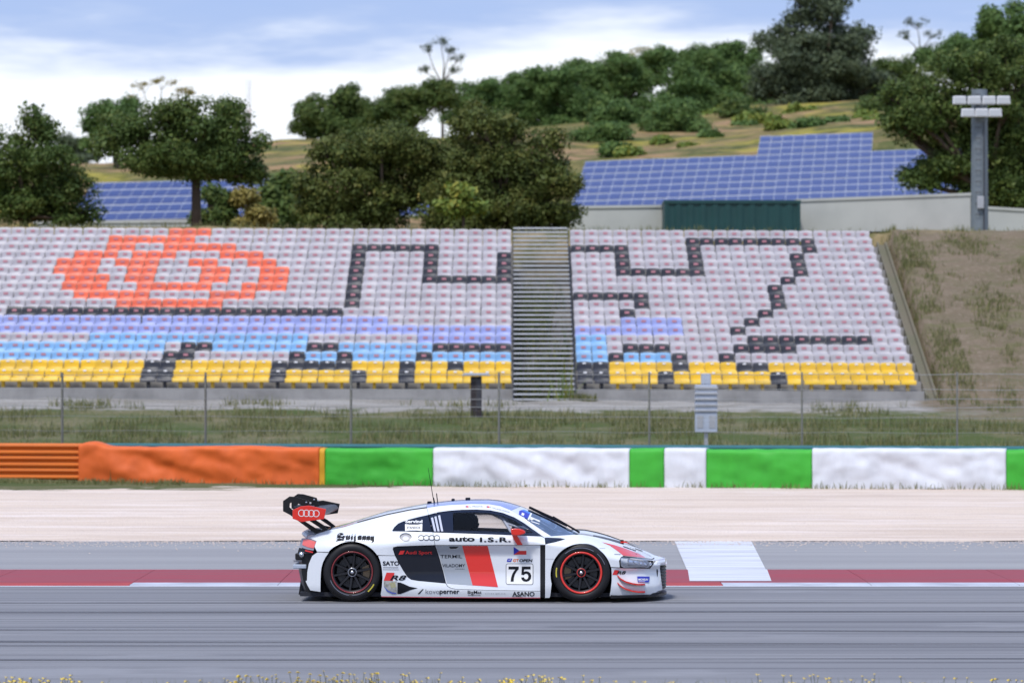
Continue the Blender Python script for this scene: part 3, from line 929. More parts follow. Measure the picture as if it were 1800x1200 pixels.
# solar arrays
M_cell = mat('solar_cell_blue', (0.030, 0.050, 0.165), 0.35, spec=0.4, coat=0.1, var=0.8, vscale=0.35, vcol=(0.050, 0.080, 0.22))
M_frame = mat('solar_frame_alu', (0.70, 0.72, 0.76), 0.4, 0.2)
def panel_mesh(w, vec):
    # frame border lying along vec (a vector up the slope), blue cell sheet 12 mm above its recess
    u = Vector((w, 0, 0)); v = Vector(vec); nrm = u.cross(v).normalized()
    b = MB()
    def q(a0, a1, b0, b1, h, mi):
        vs = [u * a0 + v * b0 + nrm * h, u * a1 + v * b0 + nrm * h, u * a1 + v * b1 + nrm * h, u * a0 + v * b1 + nrm * h]
        b.add(vs, [(0, 1, 2, 3)], mi)
    q(0.0, 0.992, 0.0, 0.95, 0.0, 1)
    q(0.016, 0.976, 0.02, 0.89, 0.012, 0)
    for k in (0.26, 0.5, 0.74):
        q(k - 0.003, k + 0.003, 0.02, 0.89, 0.016, 2)
    vs = [(0, 0, 0), tuple(u * 0.985), tuple(u * 0.985 - nrm * 0.06), tuple(-nrm * 0.06)]
    b.add(vs, [(0, 3, 2, 1)], 1)
    me = bpy.data.meshes.new('solar_panel')
    me.from_pydata(b.v, [], b.f)
    for m in (M_cell, M_frame, mat('solar_busbar', (0.10, 0.16, 0.45), 0.4)): me.materials.append(m)
    me.polygons.foreach_set('material_index', b.m)
    return me
def solar_array(label, px0, py0, d0, cols, rows, slope_px, extra=None, rowpx=12.3):
    """grid of panels on the slope; slope_px = rise per pixel along the row"""
    o = P(px0, py0, d0)
    w = 21.0 / F * d0
    up = rowpx / F * d0
    vec = (0.22 * w, 1.75, up + (P(px0, py0, d0).z - CAM_H) / d0 * 1.75)
    root = empty('solar_array', (o.x, o.y, o.z))
    tag(root, label, 'solar panels', 'solar arrays on the hillside')
    me = panel_mesh(w, vec)
    cells = [(r, c) for r in range(rows) for c in range(cols)] + (extra or [])
    for (r, c) in cells:
        p = bpy.data.objects.new('solar_panel', me)
        rise = c * w * slope_px
        p.location = (c * w + vec[0] * r, vec[1] * r, vec[2] * r + rise + random.uniform(-0.006, 0.006))
        p.rotation_euler = (random.uniform(-0.012, 0.012), -math.atan(slope_px), 0)
        link(p, root)
    b = MB()
    for c in range(0, cols, 4):
        for r in (0, rows - 1):
            x, y, z = c * w + vec[0] * r, vec[1] * r + 0.5, vec[2] * r + c * w * slope_px
            b.box(x - 0.05, x + 0.05, y - 0.05, y + 0.05, z - 2.6, z + 0.1)
    b.build('support_posts', M_steel, root)
    return root
solar_array('large array of blue solar panels on the slope at the right', 1003, 366, 285, 34, 7, 0.036, [(r, c) for r in range(7, 10) for c in range(15, 25)])
solar_array('array of blue solar panels seen between the trees at the left', 118, 389, 285, 18, 5, 0.022, rowpx=14)
solar_array('narrow strip of solar panels glimpsed behind the wide dark trees', 545, 380, 285, 18, 2, 0.01, rowpx=12)
# red and white radio mast far away
rp = P(437, 262, 640)
rm = empty('radio_mast', (rp.x, 640, hill_z(rp.x, 620) - 3))
tag(rm, 'thin far radio mast against the white cloud', 'mast')
hh = P(437, 140, 640).z - rm.location.z
M_mast_r = mat('mast_red', (0.5, 0.25, 0.25), 0.6); M_mast_w = mat('mast_white', (0.7, 0.7, 0.72), 0.6)
for k in range(7):
    b = MB()
    za, zb = hh * k / 7, hh * (k + 1) / 7
    for (ax, ay) in ((-0.4, -0.3), (0.4, -0.3), (0, 0.4)):
        b.tube([(ax, ay, za), (ax, ay, zb)], 0.06, 4)
    b.tube([(-0.4, -0.3, za), (0.4, -0.3, zb)], 0.04, 4)
    b.tube([(0.4, -0.3, za), (0, 0.4, zb)], 0.04, 4)
    b.build('mast_section', M_mast_r if k % 2 else M_mast_w, rm)

# ------------------------------------------------------------------ trees
def leaf_mat(name, c, c2, c3):
    m = bpy.data.materials.new(name)
    m.use_nodes = True
    N, L = m.node_tree.nodes, m.node_tree.links
    b = N['Principled BSDF']
    b.inputs['Roughness'].default_value = 0.6
    b.inputs['Specular IOR Level'].default_value = 0.25
    oi = N.new('ShaderNodeAttribute'); oi.attribute_name = 'tone'
    r = N.new('ShaderNodeValToRGB')
    r.color_ramp.elements[0].color = (*c, 1); r.color_ramp.elements[1].color = (*c3, 1)
    e = r.color_ramp.elements.new(0.5); e.color = (*c2, 1)
    L.new(oi.outputs['Fac'], r.inputs[0])
    L.new(r.outputs[0], b.inputs['Base Color'])
    tr = N.new('ShaderNodeBsdfTranslucent'); L.new(r.outputs[0], tr.inputs['Color'])
    mx = N.new('ShaderNodeMixShader'); mx.inputs[0].default_value = 0.25
    L.new(b.outputs[0], mx.inputs[1]); L.new(tr.outputs[0], mx.inputs[2])
    L.new(mx.outputs[0], N['Material Output'].inputs[0])
    MATS[name] = m
    return m
LM = {
    'carob': leaf_mat('leaf_carob', (0.051, 0.091, 0.023), (0.083, 0.130, 0.029), (0.156, 0.183, 0.042)),
    'olive': leaf_mat('leaf_brown_green', (0.059, 0.087, 0.021), (0.100, 0.129, 0.029), (0.195, 0.185, 0.047)),
    'pine': leaf_mat('leaf_pine', (0.064, 0.122, 0.033), (0.100, 0.174, 0.045), (0.164, 0.226, 0.057)),
    'euc': leaf_mat('leaf_eucalyptus', (0.064, 0.087, 0.057), (0.092, 0.122, 0.065), (0.146, 0.174, 0.082)),
    'dry': leaf_mat('leaf_yellowish', (0.183, 0.174, 0.041), (0.293, 0.243, 0.065), (0.366, 0.296, 0.098)),
    'bush': leaf_mat('leaf_bush', (0.092, 0.156, 0.029), (0.164, 0.226, 0.041), (0.329, 0.296, 0.048))}
M_bark = mat('bark', (0.09, 0.065, 0.045), 0.95, var=0.6, vscale=3, bump=0.6, bscale=12)
def leaves(centers, radii, per, size, rng, flat=0.75):
    """leaf quads scattered in small clumps; returns verts (n*4,3) and tones"""
    nC = len(centers)
    cidx = np.repeat(np.arange(nC), per)
    n = len(cidx)
    dirs = rng.normal(size=(n, 3)); dirs /= np.linalg.norm(dirs, axis=1)[:, None]
    rad = rng.random(n) ** 0.5
    pos = centers[cidx] + dirs * (rad * radii[cidx])[:, None] * np.array([1, 1, flat])
    a = rng.normal(size=(n, 3)); a /= np.linalg.norm(a, axis=1)[:, None]
    nrm = dirs * 0.6 + rng.normal(size=(n, 3)) * 0.5 + np.array([0, -0.1, 0.5])
    nrm /= np.linalg.norm(nrm, axis=1)[:, None]
    t = np.cross(nrm, a); t /= np.linalg.norm(t, axis=1)[:, None]
    s = np.cross(nrm, t)
    sz = size * (0.6 + 0.8 * rng.random(n))
    t = t * sz[:, None] * 0.5; s = s * sz[:, None] * 0.3
    q = np.stack([pos - t, pos + s * 1.0, pos + t, pos - s * 1.0], axis=1)
    ctone = rng.random(nC)
    tone = np.clip(0.55 * ctone[cidx] + 0.45 * rng.random(n), 0, 1)
    return q.reshape(-1, 3), tone
def quad_obj(name, q, tone, m, parent):
    n = len(q) // 4
    me = bpy.data.meshes.new(name)
    me.vertices.add(n * 4); me.loops.add(n * 4); me.polygons.add(n)
    me.vertices.foreach_set('co', q.astype(np.float32).ravel())
    me.loops.foreach_set('vertex_index', np.arange(n * 4, dtype=np.int32))
    me.polygons.foreach_set('loop_start', np.arange(0, n * 4, 4, dtype=np.int32))
    me.polygons.foreach_set('loop_total', np.full(n, 4, dtype=np.int32))
    at = me.attributes.new('tone', 'FLOAT', 'FACE')
    at.data.foreach_set('value', tone.astype(np.float32))
    me.materials.append(m)
    me.update(calc_edges=True)
    return link(bpy.data.objects.new(name, me), parent)
def tree(name, label, d, base_px, base_py, lobes, kind, dens=0.62, leaf=0.115, clump=0.36, seed=1, cat='tree', group=None, hollow=0.55, base_z=None, trunk_r=0.2, fill=True):
    """lobes: (px, py, rx_px, ry_px[, depth offset m]) in the photograph, all at distance d"""
    rng = np.random.default_rng(seed)
    s = F / d
    bp = P(base_px, base_py, d)
    bz = bp.z if base_z is None else base_z
    root = empty(name, (bp.x, d, bz))
    tag(root, label, cat, group)
    O = np.array([bp.x, d, bz])
    Q, T = [], []
    limbs = MB()
    fork = Vector((0, 0, max(0.6, 0.0)))
    lob = []
    for lb in lobes:
        c = P(lb[0], lb[1], d)
        off = lb[4] if len(lb) > 4 else 0.0
        lob.append((np.array([c.x, d + off, c.z]) - O, lb[2] / s, lb[3] / s))
    main = list(lob)
    lob = []
    for (c, rx, rz) in main:
        lob.append((c, rx * 0.84, rz * 0.84))
        for _ in range(5 if fill else 0):
            v = rng.normal(size=3); v[2] = v[2] * 0.8 + 0.25; v[1] -= 0.35; v /= np.linalg.norm(v)
            k = rng.uniform(0.28, 0.46)
            lob.append((c + v * np.array([rx, rx * 0.8, rz]) * rng.uniform(0.72, 0.92), rx * k, max(rz * k, rx * k * 0.5)))
    zmin = min(c[2] - rz for c, rx, rz in lob)
    zmean = float(np.mean([c[2] for c, _, _ in lob]))
    fz = max(0.35, min(zmin + 0.3, zmean * 0.7))
    xm = float(np.mean([c[0] for c, _, _ in lob])) * 0.3
    limbs.tube([(0, 0, -0.3), (xm * 0.3, 0.05, fz * 0.5), (xm * 0.8, 0, fz)], [trunk_r * 1.25, trunk_r, trunk_r * 0.85], 9)
    for li, (c, rx, rz) in enumerate(lob):
        ltone = rng.random()
        ry = min(max(rx * 0.85, rz * 0.8), rx * 1.3)
        # lumpy clump centres on the lobe's shell
        area = 4 * math.pi * ((rx * ry) ** 1.6 / 3 + (rx * rz) ** 1.6 / 3 + (ry * rz) ** 1.6 / 3) ** (1 / 1.6)
        nc = max(10, int(area / (clump * clump) * 0.75 * dens))
        dr = rng.normal(size=(nc, 3)); dr /= np.linalg.norm(dr, axis=1)[:, None]
        lump = np.array([0.17 * noise.noise((v[0] * 2.3 + seed, v[1] * 2.3, v[2] * 2.3 + c[0])) + 0.10 * noise.noise((v[0] * 5, v[1] * 5 + seed, v[2] * 5)) for v in dr])
        rr = (hollow + (1 - hollow) * rng.random(nc) ** 0.45) * (0.94 + lump)
        cen = c + dr * np.array([rx, ry, rz]) * rr[:, None]
        rad = clump * (0.65 + 0.7 * rng.random(nc))
        per = max(8, int(26 * (clump / 0.42) ** 2 * (0.17 / leaf) ** 2))
        q, t = leaves(cen, rad, per, leaf, rng)
        Q.append(q); T.append(0.3 * ltone + 0.7 * t)
        # a limb to each lobe with twigs to some clumps
        e = Vector(c) * 0.97
        st_ = Vector((xm * 0.8, 0, fz))
        md = (st_ + e) / 2 + Vector((rng.normal() * 0.15, rng.normal() * 0.15, 0.15))
        limbs.tube([st_, md, e], [trunk_r * 0.6, trunk_r * 0.4, trunk_r * 0.2], 5) if (not fill or li % 6 == 0 or rng.random() < 0.4) else None
        for k in range(min(3, nc)):
            limbs.tube([e * 0.85 + st_ * 0.15, Vector(cen[k])], [trunk_r * 0.22, trunk_r * 0.06], 4)
        if fill:
            nf = int(rx * ry * rz * 3.2 * dens / max(clump, 0.3) ** 1.5) + 6
            dr = rng.normal(size=(nf, 3)); dr /= np.linalg.norm(dr, axis=1)[:, None]
            cen = c + dr * np.array([rx, ry, rz]) * (0.75 * rng.random(nf) ** 0.4)[:, None]
            q, t = leaves(cen, np.full(nf, clump * 1.4), 26, leaf * 1.7, rng)
            Q.append(q); T.append(t)
    quad_obj('crown', np.concatenate(Q), np.concatenate(T), LM[kind], root)
    limbs.build('trunk', M_bark, root, smooth=True)
    return root
NEAR = 'dense trees behind the grandstand'
tree('carob_tree', 'dark dense tree at the far left edge, above the seats', 142, 40, 408, [(60, 245, 46, 52), (0, 285, 75, 70), (75, 310, 88, 62), (20, 360, 90, 50), (115, 362, 58, 42), (-40, 340, 70, 70)], 'carob', seed=1, base_z=8.0, group=NEAR)
tree('carob_tree', 'round crowned dark tree over the left solar panels', 142, 345, 408, [(350, 222, 92, 58), (275, 240, 86, 62), (205, 235, 56, 52), (405, 262, 76, 50), (345, 296, 95, 30), (300, 278, 96, 36), (425, 290, 46, 32), (375, 290, 64, 30)], 'carob', seed=2, base_z=8.0, group=NEAR)
tree('olive_tree', 'wide olive brown tree in the middle, left half of the dark pair', 141, 665, 408, [(680, 262, 100, 62), (600, 290, 72, 58), (735, 300, 90, 70), (640, 345, 100, 48), (545, 345, 40, 44), (560, 372, 48, 34), (775, 300, 58, 56), (650, 385, 90, 30)], 'olive', seed=3, base_z=8.0, group=NEAR)
tree('olive_tree', 'wide olive brown tree in the middle, right half of the dark pair', 139, 900, 408, [(850, 240, 88, 60), (925, 275, 82, 62), (880, 320, 120, 62), (955, 345, 65, 52), (800, 345, 75, 50), (900, 378, 112, 34), (800, 388, 70, 24)], 'olive', seed=4, base_z=8.0, group=NEAR)
tree('sapling', 'light green sapling below the middle trees, behind the top seats', 133, 815, 408, [(815, 335, 22, 18), (800, 362, 28, 12), (828, 365, 26, 12)], 'bush', seed=5, base_z=8.0, leaf=0.13, clump=0.25, hollow=0.3, trunk_r=0.06)
tree('stone_pine', 'very large dark pine at the right edge behind the floodlight mast', 170, 1770, 408, [(1680, 155, 105, 62), (1770, 120, 85, 50), (1620, 205, 75, 40), (1745, 215, 110, 60), (1800, 280, 100, 70), (1690, 258, 62, 34), (1845, 170, 80, 70), (1612, 318, 40, 20), (1650, 300, 46, 26), (1800, 345, 90, 40), (1590, 225, 44, 36), (1590, 170, 50, 45), (1740, 290, 70, 60), (1760, 340, 60, 40)], 'carob', seed=6, base_z=8.6, group=NEAR, leaf=0.13, clump=0.42, trunk_r=0.35)
tree('eucalyptus', 'tall dark grey green tree rising above the hill, right of centre', 400, 1440, 235, [(1438, 20, 62, 40), (1420, 75, 82, 42), (1480, 85, 70, 45), (1440, 130, 118, 45), (1385, 150, 70, 35), (1505, 150, 58, 42), (1450, 180, 95, 30)], 'euc', seed=7, leaf=0.28, clump=0.95, dens=0.5, hollow=0.4, trunk_r=0.45)
HILL = 'trees along the hilltop'
def hz_(px, d): return hill_z((px - 900) / F * d, d) - 0.4
for i, (px, by, d, lobes, kind, label) in enumerate([
    (575, 260, 380, [(560, 195, 45, 28), (610, 190, 42, 26), (540, 220, 34, 24), (615, 168, 16, 14), (590, 225, 70, 26)], 'carob', 'green tree right of the bright sky gap, left of the wide trees'),
    (715, 255, 380, [(700, 175, 48, 30), (745, 168, 40, 26), (690, 210, 60, 34), (780, 175, 40, 30)], 'carob', 'round green tree right above the wide dark pair, left'),
    (860, 250, 400, [(855, 165, 55, 28), (820, 185, 50, 30), (900, 180, 48, 30), (860, 210, 75, 30)], 'pine', 'flat topped pine above the right half of the dark pair'),
    (980, 250, 400, [(985, 135, 52, 26), (960, 165, 55, 32), (1010, 180, 60, 40), (940, 200, 50, 35), (1000, 215, 70, 30)], 'pine', 'bushy pine on the hill above the left end of the large solar array'),
    (1095, 235, 420, [(1090, 120, 58, 30), (1050, 150, 50, 30), (1120, 155, 45, 30), (1085, 190, 40, 22)], 'pine', 'pine with two tiers on the hill, second left of the tall dark tree'),
    (1205, 240, 395, [(1205, 145, 52, 32), (1185, 175, 40, 32), (1225, 185, 42, 38), (1205, 205, 52, 26)], 'pine', 'rounded pine with low crown just left of the tall dark tree'),
    (1170, 215, 470, [(1165, 105, 48, 22), (1215, 108, 60, 26), (1260, 105, 55, 26), (1140, 130, 40, 24)], 'pine', 'row end pine on the skyline left of the tall dark tree'),
    (1300, 225, 450, [(1300, 105, 50, 28), (1280, 135, 50, 28), (1325, 145, 40, 30)], 'pine', 'pine on the skyline touching the left side of the tall dark tree'),
    (1560, 225, 430, [(1565, 130, 48, 36), (1545, 165, 40, 28), (1600, 150, 50, 40)], 'carob', 'dark tree between the tall tree and the large right pine'),
    (1765, 200, 330, [(1772, 42, 58, 36), (1820, 60, 60, 44), (1740, 72, 42, 26), (1790, 90, 70, 30)], 'pine', 'pine crown showing at the top right corner'),
    (1690, 170, 360, [(1680, 88, 48, 22), (1650, 105, 40, 22), (1700, 110, 45, 25)], 'pine', 'small pine crown left of the top right corner pine'),
    (205, 300, 330, [(195, 215, 44, 32), (225, 200, 40, 28), (180, 245, 32, 28)], 'pine', 'light green pine behind the left side of the round crowned tree'),
    (125, 300, 420, [(122, 258, 26, 20), (140, 278, 32, 18)], 'euc', 'small pale tree between the two left trees'),
    (1140, 250, 390, [(1150, 195, 42, 30), (1120, 215, 40, 24), (1085, 225, 42, 22)], 'pine', 'low bushy pine above the left part of the large solar array'),
    (1240, 225, 440, [(1250, 130, 55, 34), (1290, 165, 45, 34), (1235, 165, 48, 34)], 'pine', 'dense pine between the rounded pine and the skyline pine'),
    (1040, 225, 440, [(1035, 130, 55, 28), (1000, 155, 48, 30), (1060, 175, 60, 36)], 'pine', 'broad pine on the crest left of the two tier pine'),
    (930, 240, 430, [(935, 150, 40, 26), (905, 160, 44, 30), (925, 190, 60, 34)], 'pine', 'broad pine on the crest above the right end of the dark pair'),
    (640, 250, 420, [(650, 200, 48, 34), (620, 215, 46, 32), (665, 225, 55, 30)], 'carob', 'dark crest tree peeking over the left half of the dark pair'),
    (1355, 220, 430, [(1350, 140, 48, 40), (1335, 175, 48, 32), (1370, 185, 55, 30)], 'carob', 'dark crest tree merging into the foot of the tall dark tree'),
    (500, 310, 200, [(500, 345, 30, 30), (485, 372, 40, 26), (515, 380, 40, 24)], 'carob', 'dark bush filling the gap between round tree and wide trees'),
    (440, 408, 150, [(430, 350, 18, 13), (455, 385, 26, 16), (425, 392, 22, 10)], 'dry', 'reddish brown dry bush at the foot of the round crowned tree'),
    (372, 408, 150, [(382, 345, 20, 18), (368, 388, 24, 16), (395, 372, 18, 14)], 'carob', 'dark undergrowth around the trunk of the round crowned tree'),
    (1095, 250, 385, [(1090, 205, 42, 24), (1120, 212, 34, 20), (1068, 215, 30, 18)], 'pine', 'mid green pine on the slope between two low pines'),
    (1270, 225, 410, [(1268, 180, 36, 22), (1290, 190, 30, 18)], 'pine', 'mid green pine at the upper edge of the meadow'),
    (1062, 262, 350, [(1060, 232, 40, 18), (1040, 245, 34, 16)], 'pine', 'low spreading pine just above the left end of the large solar array'),
    (1190, 262, 360, [(1192, 205, 50, 26), (1170, 225, 40, 18), (1215, 226, 44, 20)], 'pine', 'wide low pine on the meadow, nearest to the large solar array'),
    (1300, 232, 380, [(1298, 196, 30, 16), (1318, 205, 24, 12)], 'carob', 'small dark round tree on the meadow left of the tall dark tree'),
    (1535, 232, 370, [(1532, 196, 34, 22), (1555, 205, 30, 20)], 'carob', 'small dark tree on the meadow right of the tall dark tree'),
    (1420, 222, 400, [(1415, 196, 44, 15), (1460, 200, 40, 14)], 'euc', 'grey green scrub below the tall dark tree'),
    (495, 300, 350, [(490, 300, 40, 20), (520, 315, 38, 26), (478, 322, 34, 24)], 'bush', 'yellow green bush between the round tree and the wide trees')]):
    tree('hill_tree', label, d, px, by, lobes, kind, seed=20 + i, base_z=hz_(px, d) if d > 180 else 7.9, leaf=0.24 if d > 180 else 0.12, clump=0.7 if d > 180 else 0.34, dens=0.55, hollow=0.45, group=HILL, trunk_r=0.25)
for i, (px, by, d, lobes, kind, label) in enumerate([
    (275, 300, 480, [(250, 150, 26, 10), (285, 143, 34, 9), (320, 160, 18, 8), (232, 172, 14, 7), (335, 162, 8, 6)], 'dry', 'sparse yellowish treetop above the round crowned tree at the left'),
    (778, 240, 470, [(775, 72, 26, 9), (752, 85, 14, 7), (805, 102, 18, 9), (790, 88, 14, 6), (745, 122, 14, 8), (800, 122, 12, 6)], 'euc', 'tall thin tree with open crown against the white cloud'),
    (1618, 190, 470, [(1612, 40, 32, 12), (1640, 60, 22, 12), (1590, 62, 16, 10), (1625, 82, 28, 10)], 'euc', 'sparse tall treetop between the tall dark tree and the right corner'),
    (1125, 215, 500, [(1125, 88, 28, 9), (1105, 98, 20, 8)], 'dry', 'brownish treetop on the skyline left of the tall dark tree')]):
    tree('sparse_tree', label, d, px, by, lobes, kind, seed=60 + i, base_z=hz_(px, d), leaf=0.22, clump=0.6, dens=0.25, hollow=0.2, group='sparse tall trees on the skyline', trunk_r=0.18, fill=False)
# shrubs on the meadow
rs = random.Random(5)
nm = ['left', 'right']
SH = [(1075, 262, 330), (1160, 250, 345), (1105, 270, 325), (1245, 240, 350), (1330, 215, 370), (1400, 205, 380), (1470, 215, 350), (1520, 205, 360), (1280, 195, 400), (1350, 190, 410), (1210, 262, 335), (1050, 240, 360), (1062, 228, 370), (1130, 232, 372), (1190, 236, 366), (1308, 226, 366), (1372, 224, 352), (1440, 190, 400), (1505, 186, 400), (1545, 214, 345), (1265, 212, 388), (1418, 220, 340)]
for i, (px, py, d) in enumerate(SH):
    w = rs.choice((12, 18, 26, 40)) * rs.uniform(0.8, 1.2)
    tree('shrub', '%s shrub on the meadow above the large solar array, %s from the left' % ('low green', ordinal(1 + sorted(s[0] for s in SH).index(px))), d, px, py + 8, [(px, py, w, w * 0.42), (px + w * 0.5, py + 3, w * 0.6, w * 0.3)], 'bush' if i % 3 else 'pine', seed=90 + i, leaf=0.3, clump=0.5, cat='shrub', group='shrubs on the meadow', base_z=hz_(px, d) + 0.2, trunk_r=0.05)

# ------------------------------------------------------------------ grass
M_blade = leaf_mat('grass_blade', (0.11, 0.13, 0.04), (0.17, 0.18, 0.065), (0.30, 0.27, 0.13))
def blades(name, pts, hmin, hmax, w, label, parent=None, kind='stuff', seed=3, m=None):
    rng = np.random.default_rng(seed)
    pts = np.array(pts)
    n = len(pts)
    h = hmin + (hmax - hmin) * rng.random(n) ** 1.5
    an = rng.random(n) * 2 * math.pi
    lean = rng.normal(size=(n, 2)) * 0.28 * h[:, None]
    u = np.stack([np.cos(an), np.sin(an), np.zeros(n)], 1) * w
    base = pts
    mid = pts + np.concatenate([lean * 0.4, (h * 0.6)[:, None]], 1)
    tip = pts + np.concatenate([lean, h[:, None]], 1)
    q = np.stack([base - u, base + u, mid + u * 0.7, mid - u * 0.7, mid - u * 0.7, mid + u * 0.7, tip, tip], 1)
    q[:, 7] = tip - u * 0.05
    q = q.reshape(-1, 3)
    tone = np.repeat(rng.random(n), 2)
    o = quad_obj(name, q, tone, m or M_blade, parent)
    tag(o, label, 'grass', kind=kind)
    return o
pts = []
while len(pts) < 26000:
    x = rs.uniform(-17, 17); d = rs.uniform(90.5, 107)
    if noise.noise((x * 0.35, d * 0.5, 7)) + 0.5 * noise.noise((x * 1.5, d * 1.5, 2)) > (0.0 if d < 103.5 else 0.38):
        pts.append((x, d, emb_z(x, d) - 0.02))
blades('bank_grass', pts, 0.10, 0.38, 0.012, 'rough green and dry grass on the bank behind the barrier')
pts = []
while len(pts) < 9000:
    x = rs.uniform(13, 21); d = rs.uniform(107, 126)
    e = 0.6 * noise.noise((x * 0.6, d * 0.5, 17)) + 0.5 * noise.noise((x * 2, d * 2, 5)) + rs.uniform(-0.35, 0.35)
    if e > (0.36 if x > 14.3 else 0.10):
        pts.append((x, d, emb_z(x, d) - 0.02))
for _ in range(2500):
    x = rs.uniform(-19, 20); d = rs.uniform(125.2, 126.5)
    pts.append((x, d, emb_z(x, d) - 0.02))
for cx, cd, n, rr_ in ((13.6, 121, 200, 0.45), (13.7, 116.5, 120, 0.4), (13.8, 113, 150, 0.5), (13.9, 109.6, 150, 0.5), (2.15, 108.4, 700, 0.45)):
    for _ in range(n):
        a, q = rs.uniform(0, 6.28), rs.random() ** 0.5 * rr_
        x, d = cx + math.cos(a) * q, cd + math.sin(a) * q
        pts.append((x, d, emb_z(x, d) - 0.02))
blades('dirt_bank_grass', pts, 0.08, 0.30, 0.012, 'scattered weeds on the brown dirt bank and along the stand edge', seed=4)
pts = []
for _ in range(5200):
    x = rs.uniform(-18, wall_x(330)); d = wall_d(x) - 0.25 - rs.random() ** 2 * 1.6
    if noise.noise((x * 0.8, d, 31)) > -0.2: pts.append((x, d, 0.0))
for _ in range(900):
    x = rs.uniform(-8, 16); pts.append((x, wall_d(x) - 0.15 - rs.random() ** 2 * 0.25, 0.0))
blades('barrier_grass', pts, 0.05, 0.22, 0.012, 'yellow green grass fringe at the foot of the orange barrier', seed=6)
# growth under the open stairs
pts = []
for _ in range(2600):
    x = rs.uniform(0.1, 1.9); d = rs.uniform(108, 124)
    if noise.noise((x * 0.8, d * 0.5, 3)) > -0.05: pts.append((x, d, emb_z(x, d) - 0.02))
blades('stair_weeds', pts, 0.5, 1.5, 0.02, 'green weeds growing under the open metal stairs', seed=8, m=LM['bush'])

# near verge: bank with grass and yellow flowers in front of the track
M_verge = ground_mat('verge_earth', [((0.12, 0.11, 0.06), None, 0, 0, 0, 0), ((0.07, 0.09, 0.03), (1.5, 1.5, 1.5), 0.45, 0.6, 0.9, 1)])
def verge_z(x, d): return 0.02 + 0.05 * noise.noise((x * 0.7, d * 0.7, 2)) + (29.4 - d) * 0.03
sheet('verge', -12, 12, 20.0, 29.5, 0.0, M_verge, 60, 24, verge_z)
pts = []
while len(pts) < 15000:
    x = rs.uniform(-5.5, 5.5); d = rs.uniform(24.5, 29.3)
    if noise.noise((x * 0.9, d * 0.9, 12)) > -0.35: pts.append((x, d, verge_z(x, d) - 0.01))
blades('verge_grass', pts, 0.04, 0.17, 0.0035, 'blurred green and straw grass along the bottom edge', seed=9)
M_petal = mat('flower_yellow', (0.78, 0.55, 0.02), 0.6)
fv, ff = [], []
stem = []
nf = 0
while nf < 2600:
    x = rs.uniform(-5.2, 5.2); d = rs.uniform(25.5, 29.2)
    dens = noise.noise((x * 0.8, d * 0.5, 44))
    left = 0.12 if x < 0.4 else -0.02
    if dens + left < rs.uniform(-0.1, 0.5): continue
    nf += 1
    z0 = verge_z(x, d)
    h = 0.05 + 0.135 * rs.random() ** 1.5
    lx, ly = rs.uniform(-0.05, 0.05), rs.uniform(-0.05, 0.05)
    stem.append(((x, d, z0), (x + lx, d + ly, z0 + h)))
    r_ = rs.uniform(0.011, 0.021)
    b0 = len(fv)
    cx, cy, cz = x + lx, d + ly, z0 + h
    fv.append((cx, cy, cz + 0.004))
    for k in range(7):
        an = k / 7 * 6.283
        fv.append((cx + r_ * math.cos(an), cy + r_ * math.sin(an), cz + 0.35 * r_ * (1 + math.sin(an * 2 + x))))
    for k in range(7):
        ff.append((b0, b0 + 1 + k, b0 + 1 + (k + 1) % 7))
fl = mesh_obj('verge_flowers', fv, ff, M_petal)
tag(fl, 'blurred yellow flower heads along the bottom edge', 'flowers', kind='stuff')
b = MB()
for a, c in stem:
    b.tube([a, c], 0.0025, 3, caps=False)
tag(b.build('verge_flower_stems', M_blade, None), 'thin stems of the yellow verge flowers', 'flowers', kind='stuff')
# ------------------------------------------------------------------ race car
YAW = R(-2.2)
CAR0 = Vector((-0.54, 43.0, 0.0))
car = empty('race_car', CAR0)
car.rotation_euler = (0, 0, YAW)
tag(car, 'white racing coupe with red and black graphics, number 75 and tall rear wing', 'race car')
CY, SY = math.cos(YAW), math.sin(YAW)
def to_local(p):
    dx, dy = p.x - CAR0.x, p.y - CAR0.y
    return Vector((dx * CY + dy * SY, -dx * SY + dy * CY, p.z))
def hermite(x, tab):
    xs_ = [t[0] for t in tab]; ys_ = [t[1] for t in tab]
    n = len(xs_)
    if x <= xs_[0]: return ys_[0]
    if x >= xs_[-1]: return ys_[-1]
    i = max(k for k in range(n - 1) if xs_[k] <= x)
    def slope(k):
        if k == 0 or k == n - 1: return 0.0 if k == 0 else (ys_[-1] - ys_[-2]) / (xs_[-1] - xs_[-2])
        a = (ys_[k] - ys_[k - 1]) / (xs_[k] - xs_[k - 1]); b = (ys_[k + 1] - ys_[k]) / (xs_[k + 1] - xs_[k])
        return 0.0 if a * b <= 0 else 2 * a * b / (a + b)
    h = xs_[i + 1] - xs_[i]; t = (x - xs_[i]) / h
    return (2 * t ** 3 - 3 * t ** 2 + 1) * ys_[i] + (t ** 3 - 2 * t ** 2 + t) * h * slope(i) + (-2 * t ** 3 + 3 * t ** 2) * ys_[i + 1] + (t ** 3 - t ** 2) * h * slope(i + 1)
